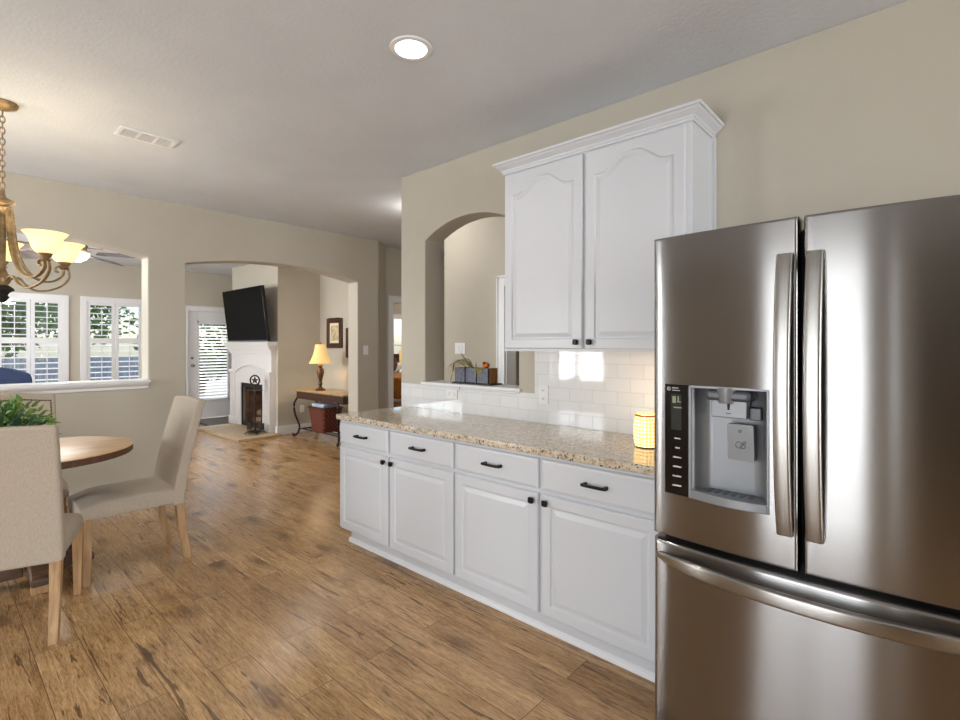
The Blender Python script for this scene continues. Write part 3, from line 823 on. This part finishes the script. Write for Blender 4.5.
# ceiling fan in the living room
FX, FYc = 1.12, 7.1
cf = thing('ceiling_fan', 'ceiling fan with dark blades and lit globe seen through the arched opening', 'ceiling fan', (FX, FYc, 0))
MB().lathe([(.0, H), (.07, H), (.06, H-.05), (.015, H-.06), (.013, 2.60), (.05, 2.585), (.11, 2.56), (.12, 2.50), (.10, 2.46), (.06, 2.445), (.0, 2.44)], n=28).build('motor', M['bronze'], cf, smooth=True)
MB().lathe([(.0, 2.335), (.06, 2.34), (.105, 2.365), (.13, 2.40), (.135, 2.43), (.06, 2.445), (.0, 2.446)], n=28).build('light_globe', M['fan_glow'], cf, smooth=True)
bl = wood('fan_blade_wood', (86, 78, 74), (104, 96, 92), (120, 112, 108), (4, 30, 30), .4)
for k in range(5):
    a = radians(48+72*k); ca, sa = cos(a), sin(a); pit = .42
    b = MB(); rings = []
    for r_, w in ((.20, .045), (.28, .06), (.40, .068), (.70, .072), (.80, .062), (.83, .035)):
        rings.append([(r_*ca-s_*w*sa, r_*sa+s_*w*ca, 2.43+s_*w*pit+e) for s_, e in ((-1, 0), (1, 0), (1, .008), (-1, .008))])
    b.loft(rings); bo = b.build('blade', bl, cf)
    b = MB(); b.sweep([(.09*ca, .09*sa, 2.49), (.17*ca, .17*sa, 2.487), (.26*ca, .26*sa, 2.490)], rrect(.03, .008, .003, 2)); b.build('blade_iron', M['bronze'], bo)
light('living_top_fill', 'SPOT', (3.25, 6.3, H-.02), 38, (1, .97, .92), spot_size=radians(160), spot_blend=.6, shadow_soft_size=.3)  # added lamp without a fixture, brightens the chimney corner
light('fan_light', 'POINT', (FX, FYc, 2.28), 75, (1, .95, .88), shadow_soft_size=.1)

# ------------------------------------------------------------------ dining furniture
TX, TY, TZ, TR = .445, 3.99, .772, .482
t = thing('dining_table', 'round wooden pedestal dining table with pale top and dark edge', 'table', (TX, TY, 0))
MB().lathe([(.0, TZ-.005), (TR-.004, TZ-.005), (TR, TZ-.004), (TR, TZ-.001), (TR-.002, TZ), (.0, TZ)], n=72).build('tabletop', M['oak_top'], t, smooth=True)
MB().lathe([(.0, TZ-.044), (TR-.008, TZ-.044), (TR-.001, TZ-.038), (TR-.001, TZ-.005), (.0, TZ-.0051)], n=72).build('edge_band', M['edge'], t, smooth=True)
MB().lathe([(.0, .14), (.11, .14), (.12, .17), (.10, .20), (.075, .24), (.085, .34), (.10, .44), (.085, .56), (.07, .62), (.10, .66), (.14, .70), (.15, .728), (.0, .728)], n=32).build('pedestal', M['base_wood'], t, smooth=True)
for k in range(4):
    a = radians(90*k); b = MB()
    prof = [(.06, .05), (.06, .16), (.14, .16), (.20, .135), (.25, .115), (.275, .09), (.275, .05)]
    b.prism(prof, 'y', -.05, .05)
    rot = Matrix.Rotation(a, 3, 'Z')
    for v in b.b.verts: v.co = rot @ v.co
    f = b.build('pedestal_foot', M['base_wood'], t, bevel=.008)
    b = MB(); b.prism([(.255, 0), (.255, .05), (.19, .05), (.20, .03), (.18, .012), (.19, 0)], 'y', -.045, .045)
    for v in b.b.verts: v.co = rot @ v.co
    b.build('scroll_foot', M['oak'], f, bevel=.004)

def chair(label, loc, rz, camel=False):
    t = thing('dining_chair', label, 'chair', loc, rz, 'upholstered chairs around the dining table')
    hw = .235
    # seat cushion with crowned top
    b = MB(); rings = []
    n = 10
    for k in range(n+1):
        y = -.24+.505*k/n; e = min(1, (n-k)/2.2)
        crown = .012*sin(pi*min(1, k/n*.9+.1)); top = .478+crown-(1-e)*.025
        w = hw-.003-(1-e)*.010
        sec = [(-w, .385), (w, .385), (w, top-.03), (w-.012, top-.010), (w-.05, top), (0, top+.004), (-w+.05, top), (-w+.012, top-.010), (-w, top-.03)]
        rings.append([(x, y, z) for x, z in sec])
    b.loft(rings); b.build('seat', M['linen'], t, bevel=.006)
    # back
    b = MB(); rings = []; n = 16; m_ = 12
    for k in range(n+1):
        q = k/n; z0_ = .366+(1.042-.366)*q
        yr = -.275-.13*q**1.4; yf = yr+.072-.018*q
        if k == n: pass
        zt = 0
        row = []
        for i in range(m_+1):
            u = -1+2*i/m_; dz = (.022*(.5+.5*cos(pi*u))-.006 if camel else -.006*u*u)*max(0, q-.6)/.4
            row.append((hw*u, yr-.010*(1-u*u)*q, z0_+dz))
        row2 = []
        for i in range(m_+1):
            u = 1-2*i/m_; dz = (.022*(.5+.5*cos(pi*u))-.006 if camel else -.006*u*u)*max(0, q-.6)/.4
            row2.append((hw*u, yf-.012*(1-u*u)*q, z0_+dz))
        rings.append(row+row2)
    b.loft(rings); bk = b.build('backrest', M['linen'], t, bevel=.014, seg=3)
    if camel:
        b = MB(); pts = []
        def fpt(u, q):
            yr = -.275-.13*q**1.4; yf = yr+.072-.018*q
            dz = (.022*(.5+.5*cos(pi*u))-.006)*max(0, q-.6)/.4
            return (hw*u, yf-.012*(1-u*u)*q+.001, .372+.663*q+dz)
        seq = [(-.88, .25+.69*k/34) for k in range(35)]+[(-.88+1.76*k/34, .94) for k in range(35)]+[(.88, .94-.69*k/34) for k in range(35)]
        for u, q in seq: b.sphere(fpt(u, q), .0062, 6, (1, .6, 1))
        b.build('nailhead_trim', M['nail'], bk, smooth=True)
    for s_ in (-1, 1):
        def leg(x, y0, z0, y1, z1, w0, w1):
            b = MB(); pts = [(y0, z0, w0), ((y0+y1)/2-(.012 if y0 < 0 else 0)*(-1), (z0+z1)/2, (w0+w1)/2), (y1, z1, w1)]
            b.loft([[(x+dx*w/2, y+dy*w/2, z) for dx, dy in ((-1, -1), (1, -1), (1, 1), (-1, 1))] for y, z, w in pts])
            return b.build('leg', M['oak'], t, bevel=.003)
        leg(s_*.205, .235, 0, .232, .39, .034, .050)
        leg(s_*.205, -.305, 0, -.248, .39, .036, .048)
    return t
chair('beige linen dining chair nearest the camera, seen from behind', (.3105, 3.432, 0), -math.atan2(.323, .946))
chair('beige linen dining chair standing sideways right of the table, its back toward the living room', (.866, 3.865, 0), pi/2)
chair('beige dining chair with nailhead trim on the far side of the table, against the wall', (.425, 4.56, 0), pi, camel=True)

# plant on the table
pl_ = thing('potted_plant', 'leafy green plant in a grey bowl on the dining table', 'plant', (.30, 3.93, TZ))
MB().lathe([(.0, 0), (.06, 0), (.09, .03), (.11, .08), (.115, .12), (.105, .12), (.09, .08), (.0, .07)], n=28).build('bowl', M['terracotta'], pl_, smooth=True)
def leaf_mass(name, mat_, n, seed, rmin, rmax, parent, zc):
    rnd = random.Random(seed); b = MB()
    for i in range(n):
        az = rnd.uniform(0, 2*pi); el = rnd.uniform(-.15, 1.35); r = rnd.uniform(rmin, rmax)
        d = Vector((cos(az)*cos(el), sin(az)*cos(el), sin(el)*.9)); p = Vector((0, 0, zc))+d*r
        L = rnd.uniform(.035, .06); w = L*.28
        t_ = (d+Vector((rnd.uniform(-.6, .6), rnd.uniform(-.6, .6), rnd.uniform(-.5, .4)))).normalized()
        s_ = t_.cross(Vector((rnd.uniform(-1, 1), rnd.uniform(-1, 1), 1))).normalized(); nn = s_.cross(t_)
        q = [p, p+t_*L*.4+s_*w+nn*.004, p+t_*L-nn*.006, p+t_*L*.4-s_*w+nn*.004, p+t_*L*.45-nn*.003]
        v = [b.V(k) for k in q]
        b.F([v[0], v[1], v[4]]); b.F([v[1], v[2], v[4]]); b.F([v[2], v[3], v[4]]); b.F([v[3], v[0], v[4]])
    return b.build(name, mat_, parent)
leaf_mass('foliage', M['leaf'], 620, 5, .06, .225, pl_, .11)
leaf_mass('sage_foliage', M['leaf_blue'], 160, 8, .12, .19, pl_, .07)
b = MB(); rnd = random.Random(2)
for i in range(26):
    az = rnd.uniform(0, 2*pi); el = rnd.uniform(.1, 1.3); d = Vector((cos(az)*cos(el), sin(az)*cos(el), sin(el)))
    b.tube([Vector((0, 0, .08)), Vector((0, 0, .09))+d*.1, Vector((0, 0, .10))+d*.19], .002, 5)
b.build('stems', M['grass_dark'], pl_)

# ------------------------------------------------------------------ counter and sill objects
lt = thing('candle_lantern', 'glowing amber glass candle lantern on the counter beside the refrigerator', 'lantern', (2.335, 1.030, .914))
b = MB()
prof = [(.05, .004), (.057, .02), (.06, .05), (.06, .10), (.057, .13), (.05, .148)]
b.lathe(prof, n=40, cap=False)
amb = b.build('glass_shade', M['amber'], lt, smooth=True)
uv = amb.data.uv_layers.new(name='UVMap')
for p in amb.data.polygons:
    an = [math.atan2(amb.data.vertices[amb.data.loops[li].vertex_index].co.y, amb.data.vertices[amb.data.loops[li].vertex_index].co.x)/(2*pi) for li in p.loop_indices]
    if max(an)-min(an) > .5: an = [q+1 if q < 0 else q for q in an]
    for li, q in zip(p.loop_indices, an): uv.data[li].uv = (q, amb.data.vertices[amb.data.loops[li].vertex_index].co.z*3.2)
MB().lathe([(.052, .148), (.055, .152), (.05, .158), (.046, .154)], n=32, cap=False).build('rim', mat('amber_rim', (216, 132, 60), .3), lt, smooth=True)
MB().lathe([(.0, 0), (.05, 0), (.052, .006), (.0, .007)], n=32).build('base', M['brass'], lt, smooth=True)
light('candle_glow', 'POINT', (2.335, 1.030, 1.085), 1.4, (1, .80, .50), shadow_soft_size=.02)

def outlet(label, X, y, z, horiz, name='wall_outlet', dire='x', n=2, group=None):
    t = thing(name, label, 'outlet', (0, 0, 0), 0, group)
    w, h = (.115, .072) if horiz else (.072, .115)
    def bx(b, u0, u1, v0, v1, d0, d1):
        if dire == 'x': b.box(X-d1, X-d0, y+u0, y+u1, z+v0, z+v1)
        else: b.box(y+u0, y+u1, X-d1, X-d0, z+v0, z+v1)
    b = MB(); bx(b, -w/2, w/2, -h/2, h/2, 0, .006); b.build('cover_plate', M['pot'], t, bevel=.002)
    for s_ in (-1, 1):
        cu, cv = (s_*.026, 0) if horiz else (0, s_*.026)
        b = MB(); bx(b, cu-.016, cu+.016, cv-.016, cv+.016, .006, .0085); r_ = b.build('receptacle', M['pot'], t, bevel=.002)
        b = MB()
        for q in (-.006, .006):
            if horiz: bx(b, cu-.005, cu+.005, cv+q-.0012, cv+q+.0012, .0085, .009)
            else: bx(b, cu+q-.0012, cu+q+.0012, cv-.005, cv+.005, .0085, .009)
        b.build('slots', M['gap'], r_)
    return t
outlet('white outlet set sideways in the low tile under the planter ledge', 2.600, 2.63, 1.045, True)
outlet('white upright outlet in the tile under the left end of the wall cabinet', 2.600, 1.815, 1.095, False)
outlet('white outlet low on the wall behind the console table', 7.56, 4.08, .38, False, dire='y')
def switch(label, X, y, z, w, n, dire):
    t = thing('light_switch', label, 'switch')
    def bx(b, u0, u1, v0, v1, d0, d1):
        if dire == 'x': b.box(X-d1, X-d0, y+u0, y+u1, z+v0, z+v1)
        else: b.box(y+u0, y+u1, X-d1, X-d0, z+v0, z+v1)
    b = MB(); bx(b, -w/2, w/2, -.058, .058, 0, .006); b.build('cover_plate', M['pot'], t, bevel=.002)
    for k in range(n):
        c = (k-(n-1)/2)*.046; b = MB(); bx(b, c-.016, c+.016, -.033, .033, .006, .010); b.build('rocker', M['trim'], t, bevel=.002)
switch('white single light switch on the wall right of the living room arch', 5.42, 3.80, 1.34, .072, 1, 'y')
switch('white double light switch seen through the pass-through above the planter', 3.81, 3.73, 1.37, .15, 2, 'x')

# planter on the pass-through ledge
ptr = thing('planter_box', 'small wooden planter with three slate fronts on the pass-through ledge', 'planter', (0, 0, 1.122))
MB().box(2.635, 2.77, 2.29, 2.675, 0, .010).build('tray', mat('dark_tray', (52, 46, 44), .5), ptr, bevel=.003)
MB().box(2.652, 2.66, 2.32, 2.65, .010, .114).build('front_board', M['near_black'], ptr)  # board coloured dark so the gaps between the slates come out dark
b = MB().box(2.742, 2.75, 2.32, 2.65, .010, .118).box(2.66, 2.742, 2.32, 2.328, .010, .118).box(2.66, 2.742, 2.642, 2.65, .010, .118)
b.build('box', M['box_wood'], ptr, bevel=.002)
MB().box(2.66, 2.742, 2.328, 2.642, .012, .090).build('soil', M['near_black'], ptr)
for k in range(3): MB().box(2.645, 2.652, 2.322+k*.1125, 2.322+k*.1125+.101, .012, .118).build('slate_panel', M['slate'], ptr, bevel=.002)
GS = 1.45
gr = thing('trailing_grass', 'yellow green grass arching out of the slate fronted planter', 'plant', (2.70, 2.50, 1.213))
def blade(pts, w, m_, name='blade'):
    c = [p*GS for p in curve(pts, 16)]; n = len(c); b = MB()
    b.sweep(c, [(-w, 0), (0, .0015), (w, 0), (0, -.0015)], scale=[1.5*max(.12, 1-(k/(n-1))**2) for k in range(n)])
    return b.build(name, m_, gr, smooth=True)
rnd = random.Random(11)
for k in range(9):
    a = .02*rnd.uniform(-1, 1); y1 = .05+.02*k
    blade([(a, .0, 0), (-.02+a, .03, .03+.004*k), (-.045, .05+.010*k, .030), (-.07, .06+.012*k, -.01-.005*k)], .005, M['grass'])
for k in range(7): blade([(.0, -.02, 0), (-.02, -.03-.01*k, .02), (-.045, -.045-.008*k, .012), (-.06, -.05-.008*k, -.02)], .004, M['grass'])
blade([(0, .0, 0), (-.01, .03, .04), (-.015, .06, .07), (-.01, .09, .10)], .005, M['grass_dark'])
blade([(0, .0, 0), (-.01, .06, .05), (-.02, .11, .055), (-.02, .14, .05)], .004, M['grass_dark'])
blade([(0, -.02, 0), (-.01, -.02, .03), (-.01, -.025, .055)], .003, M['grass_dark'])
blade([(0, .02, 0), (-.03, .10, .05), (-.05, .105, -.01), (-.055, .125, -.075)], .006, M['grass_dark'])
blade([(-.0, .01, 0), (-.045, .02, .02), (-.07, .03, -.05), (-.085, .025, -.10)], .005, M['grass_dark'])
fl = thing('orange_flower', 'small round orange flower standing in the planter', 'flower', (2.70, 2.385, 1.215))
MB().tube([(0, 0, 0), (0, 0, .03)], .003, 6).build('stem', M['grass'], fl)
b = MB().sphere((0, 0, .045), .026, 16, (1, 1, .9)); b.build('bloom', M['orange'], fl, smooth=True)
b = MB().sphere((-.016, .004, .058), .013, 10); b.build('flower_eye', M['brown_cloth'], fl, smooth=True)

# ------------------------------------------------------------------ living room
fp = thing('fireplace', 'white fireplace surround with arched frieze and stone hearth', 'fireplace')
X = 3.61
b = MB().box(X, 3.675, 7.64, 7.95, .045, 1.33).box(X, 3.675, 8.77, 9.15, .045, 1.33).box(X, 3.675, 7.95, 8.77, .77, 1.33)
b.build('surround', M['mantel'], fp, bevel=.004)
for y0, y1 in ((7.64, 7.82), (8.97, 9.15)):
    b = MB().box(X-.03, X, y0, y1, .045, .94).box(X-.045, X, y0-.012, y1+.012, .045, .18).box(X-.045, X, y0-.012, y1+.012, .93, .985); b.build('pilaster', M['mantel'], fp, bevel=.004)
pts = []
w = .575; rise = .13; Rr = (w*w+rise*rise)/(2*rise); al = math.asin(w/Rr); yc = 8.395
for k in range(25):
    a = -al+2*al*k/24; pts.append((X-.012, yc+Rr*sin(a), .955+rise-Rr+Rr*cos(a)))
b = MB(); b.sweep(pts, rrect(.05, .03, .008, 2), up=(1, 0, 0)); b.build('arch_moulding', M['mantel'], fp, smooth=True)
b = MB()
for p, z0, z1 in ((.015, 1.26, 1.29), (.03, 1.29, 1.33), (.06, 1.33, 1.37), (.085, 1.37, 1.40), (.10, 1.40, 1.455)): b.box(X-p, 3.675, 7.62-p*.6, 9.17+p*.6, z0, z1)
b.build('mantel_shelf', M['mantel'], fp, bevel=.006)
b = MB().box(4.06, 4.08, 7.97, 8.75, .045, .77).box(3.69, 4.08, 7.955, 7.975, .045, .77).box(3.69, 4.08, 8.745, 8.765, .045, .77).box(3.69, 4.08, 7.955, 8.765, .75, .768).box(3.69, 4.08, 7.955, 8.765, .042, .05)
b.build('firebox', M['fire'], fp)
b = MB().box(3.625, 3.64, 7.952, 7.985, .05, .768).box(3.625, 3.64, 8.735, 8.768, .05, .768).box(3.625, 3.64, 7.952, 8.768, .70, .768).box(3.625, 3.64, 7.952, 8.768, .05, .12)
b.build('firebox_frame', M['near_black'], fp)
MB().box(3.03, 3.675, 7.43, 9.1, 0, .042).build('hearth', M['stone'], fp, bevel=.006)
for k, (x, z, a) in enumerate(((3.80, .12, .1), (3.92, .13, -.15), (3.85, .24, .25))):
    MB().tube([(x-.1*a, 8.1, z), (x+.02, 8.36, z+.02), (x+.1*a, 8.62, z)], .06, 10).build('fire_log', M['log'], fp, smooth=True)

ts = thing('fireplace_tools', 'dark iron fireplace tool stand with a star ring top on the hearth', 'fireplace tools', (3.40, 7.74, .042), radians(35))
b = MB(); b.lathe([(.0, .03), (.11, .03), (.11, .045), (.02, .055), (.014, .07), (.012, .74), (.0, .74)], n=20)
for k in range(4):
    a = pi/4+pi/2*k; b.tube([(.09*cos(a), .09*sin(a), .035), (.13*cos(a), .13*sin(a), .03), (.15*cos(a), .15*sin(a), .008)], .009, 8)
b.box(-.012, .012, -.12, .12, .66, .68); b.build('stand', M['iron'], ts, smooth=True)
b = MB(); b.torus((0, 0, .82), .075, .012, 'x', 28, 8)
sp = []
for k in range(10):
    r_ = .062 if k % 2 == 0 else .026; a = pi/2+pi*k/5; sp.append((r_*cos(a), .82+r_*sin(a)))
b.prism(sp, 'x', -.006, .006); b.build('star_ring', M['iron'], ts, smooth=False)
for y in (-.10, .10):
    b = MB(); b.tube([(0.02, y, .68), (.02, y, .10)], .006, 8); b.box(.005, .035, y-.035, y+.035, .06, .16); b.build('tool', M['iron'], ts)

dm = MB().box(3.30, 4.12, 9.30, 10.18, 0, .018).build('door_mat', M['black'], bevel=.004)
tag(dm, 'black mat on the floor in front of the glazed living room door', 'mat')

tv = thing('television', 'large black flat television tilted on the wall above the mantel', 'television', (3.455, 8.235, 1.885))
tv.rotation_euler = (0, radians(-6.5), 0)
MB().box(-.02, .03, -.74, .74, -.425, .425).build('casing', M['black'], tv, bevel=.006)
MB().box(-.0215, -.02, -.728, .728, -.40, .415).build('screen', M['tv'], tv)
MB().box(-.023, -.02, -.74, .74, -.425, -.412).build('chin_strip', M['silver'], tv)
MB().box(.03, .16, -.12, .12, -.15, .15).build('wall_mount', M['black'], tv)

# console table with lamp
con = thing('console_table', 'dark wood console table with curved iron legs under the picture', 'table', (0, 0, 0))
b = MB().box(3.80, 4.22, 5.95, 7.33, .70, .722); b.build('tabletop', M['con_top'], con, bevel=.006)
MB().box(3.835, 4.19, 6.0, 7.28, .585, .70).build('apron', M['walnut'], con, bevel=.006)
for x, y, s_ in ((3.84, 7.27, -1), (4.16, 7.27, 1), (3.84, 6.11, -1), (4.16, 6.11, 1)):
    e = 1 if y > 6.5 else -1
    pts = curve([(x, y-.01*e, .60), (x+.03*s_, y+.03*e, .50), (x+.02*s_, y+.02*e, .34), (x-.02*s_, y-.035*e, .18), (x-.01*s_, y-.02*e, .07), (x+.025*s_, y+.02*e, .02), (x+.045*s_, y+.04*e, .03), (x+.04*s_, y+.035*e, .055)], 40)
    b = MB(); b.tube(pts, .015, 8); b.build('leg', M['iron'], con, smooth=True)
b = MB()
for y in (6.15, 7.23): b.tube([(3.86, y, .12), (4.14, y, .12)], .010, 8)
for x in (3.90, 4.0, 4.10): b.tube([(x, 6.15, .12), (x, 7.23, .12)], .010, 8)
b.build('stretcher', M['iron'], con, smooth=True)
lp = thing('table_lamp', 'lit table lamp with golden bell shade on the console table', 'lamp', (3.98, 6.83, .722))
lp.scale = (.9, .9, 1.09)
MB().lathe([(.0, 0), (.085, 0), (.085, .018), (.06, .03), (.03, .045), (.022, .07), (.035, .09), (.03, .11), (.022, .12), (.045, .20), (.062, .26), (.05, .30), (.028, .31), (.03, .33), (.045, .345), (.035, .37), (.015, .38), (.010, .45), (.0, .45)], n=24).build('base', noisy('lamp_bronze', (70, 48, 32), (116, 84, 54), (20, 20, 20), .35, metal=.5), lp, smooth=True)
b = MB().lathe([(.185, .375), (.165, .40), (.125, .48), (.095, .57), (.085, .635), (.083, .635), (.093, .57), (.122, .48), (.162, .40), (.182, .376)], n=32, cap=False); b.build('lamp_shade', M['shade'], lp, smooth=True)
b = MB().lathe([(.0, .45), (.008, .45), (.008, .64), (.012, .65), (.0, .668)], n=12).tube([(-.084, 0, .63), (.084, 0, .63)], .002, 5); b.build('finial', M['brass'], lp, smooth=True)
light('lamp_glow', 'POINT', (3.98, 6.83, .722+.47), 5, (1, .88, .70), shadow_soft_size=.04)

bs = thing('wicker_basket', 'brown woven basket on the rail under the console table', 'basket', (4.0, 6.72, .131))
b = MB(); rings = []
for s_, z in ((.78, 0), (.8, .01), (1, .34), (1.03, .35), (.97, .35), (.94, .33), (.76, .03)): rings.append([(x*s_, y*s_, z) for x, y in rrect(.34, .44, .05, 3)])
b.loft(rings); b.build('woven_body', M['wicker'], bs)
b = MB(); b.sweep([(x*1.02, y*1.02, .35) for x, y in rrect(.34, .44, .05, 3)]+[(x*1.02, y*1.02, .35) for x, y in rrect(.34, .44, .05, 3)[:1]], rrect(.022, .022, .008, 2)); b.build('rim', M['wicker'], bs, smooth=True)
cl = MB().box(3.86, 4.13, 6.545, 6.88, .487, .545).build('folded_cloth', M['cloth_blue'], bevel=.02, seg=3)
tag(cl, 'folded pale blue cloth lying on top of the woven basket', 'cloth')

def picture(label, y0, y1, z0, z1):
    t = thing('framed_picture', label, 'picture', (4.395, (y0+y1)/2, (z0+z1)/2), 0, 'framed pictures over the console')
    w, h = (y1-y0)/2, (z1-z0)/2; f = .075
    b = MB().box(-.03, 0, -w, -w+f, -h, h).box(-.03, 0, w-f, w, -h, h).box(-.03, 0, -w+f, w-f, h-f, h).box(-.03, 0, -w+f, w-f, -h, -h+f); b.build('frame', M['walnut'], t, bevel=.008)
    MB().box(-.012, -.001, -w+f, w-f, -h+f, h-f).build('mount', M['mat_board'], t)
    MB().box(-.014, -.012, -w+f+.04, w-f-.04, -h+f+.04, h-f-.04).build('print', M['paper'], t)
picture('dark framed picture on the wall above the lamp', 6.87, 7.31, 1.36, 1.83)
picture('dark framed picture partly hidden by the arch jamb, right of the lamp', 6.32, 6.76, 1.21, 1.67)

# navy sofa by the shuttered windows
sf = thing('sofa', 'navy blue sofa with rounded back below the shuttered windows', 'sofa', (-.15, 8.45, 0))
b = MB(); n = 14; rings = []
for k in range(n+1):
    x = -1.0+2.05*k/n; e = min(1, min(k, n-k)/2.5); hh = 1.14-.10*(1-e)**2
    rings.append([(x, -.14, .15), (x, .14, .15), (x, .16, hh-.12), (x, .10, hh-.02), (x, 0, hh), (x, -.10, hh-.03), (x, -.15, hh-.14)])
b.loft(rings); b.build('backrest', M['blue'], sf, bevel=.03, seg=3)
MB().box(-.85, .90, .12, .85, .15, .46).build('seat', M['blue'], sf, bevel=.05, seg=3)
for x0, x1 in ((-1.02, -.84), (.89, 1.07)): MB().box(x0, x1, -.10, .85, .12, .66).build('armrest', M['blue'], sf, bevel=.05, seg=3)
for x in (-.9, .95):
    for y in (-.05, .75): MB().box(x-.03, x+.03, y-.03, y+.03, 0, .15).build('foot', M['walnut'], sf)

# ------------------------------------------------------------------ bedroom glimpse
bd = thing('bed', 'bed with gold spread glimpsed through the bedroom doorway', 'bed', (6.55, 8.2, 0))
MB().box(-.8, .8, -.98, 1.0, .36, .78).build('mattress', M['white_cloth'], bd, bevel=.05, seg=3)
MB().box(-.83, .83, -1.02, .35, .42, .82).build('bedspread', M['gold_cloth'], bd, bevel=.05, seg=3)
MB().box(-.84, .84, -1.0, 1.0, .0, .36).build('bed_base', M['box_wood'], bd)
MB().box(-.85, .85, 1.02, 1.08, 0, 1.2).build('headboard', M['walnut'], bd, bevel=.01)
for x in (-.4, .4):
    p = MB().sphere((6.55+x, 9.0, .915), .3, 16, (1.1, .45, .45)).build('pillow', M['white_cloth'], smooth=True)
    tag(p, 'white pillow on the %s half of the bedroom bed' % ('left' if x < 0 else 'right'), 'pillow', 'white pillows on the bed')
p = MB().sphere((6.75, 8.74, .99), .2, 16, (1, .4, 1)).build('cushion', M['brown_cloth'], smooth=True)
tag(p, 'brown cushion in front of the white bed pillows', 'cushion')
light('bedroom_fill', 'POINT', (6.8, 7.4, 2.5), 60, (1, .95, .88), shadow_soft_size=.15)  # added lamp with no fixture, lifts the dark bedroom
light('entry_fill', 'POINT', (4.75, 2.4, 2.5), 18, (1, .95, .88), shadow_soft_size=.15)  # added fill, no fixture, for the room behind the entry doorway
light('hall_fill', 'POINT', (3.3, 3.75, 2.66), 8, (1, .95, .88), shadow_soft_size=.15)  # added out-of-view lamp, brightens the right part of the far wall
ns = thing('nightstand', 'dark nightstand beside the bedroom bed', 'nightstand', (7.75, 9.45, 0))
MB().box(-.22, .22, -.2, .2, 0, .62).build('cabinet_box', M['walnut'], ns, bevel=.005)
MB().box(-.19, .19, -.215, -.2, .35, .56).build('drawer', M['walnut'], ns, bevel=.004)
bl_ = thing('bedside_lamp', 'lit yellow bedside lamp seen through the bedroom doorway', 'lamp', (7.75, 9.45, .62))
MB().lathe([(.0, 0), (.07, 0), (.07, .015), (.02, .03), (.05, .15), (.045, .24), (.01, .30), (.01, .40), (.0, .40)], n=20).build('base', M['brass'], bl_, smooth=True)
MB().lathe([(.21, .34), (.14, .66), (.137, .66), (.206, .34)], n=28, cap=False).build('lamp_shade', M['shade'], bl_, smooth=True)
light('bedside_glow', 'POINT', (7.75, 9.45, 1.1), 8, (1, .8, .5), shadow_soft_size=.05)
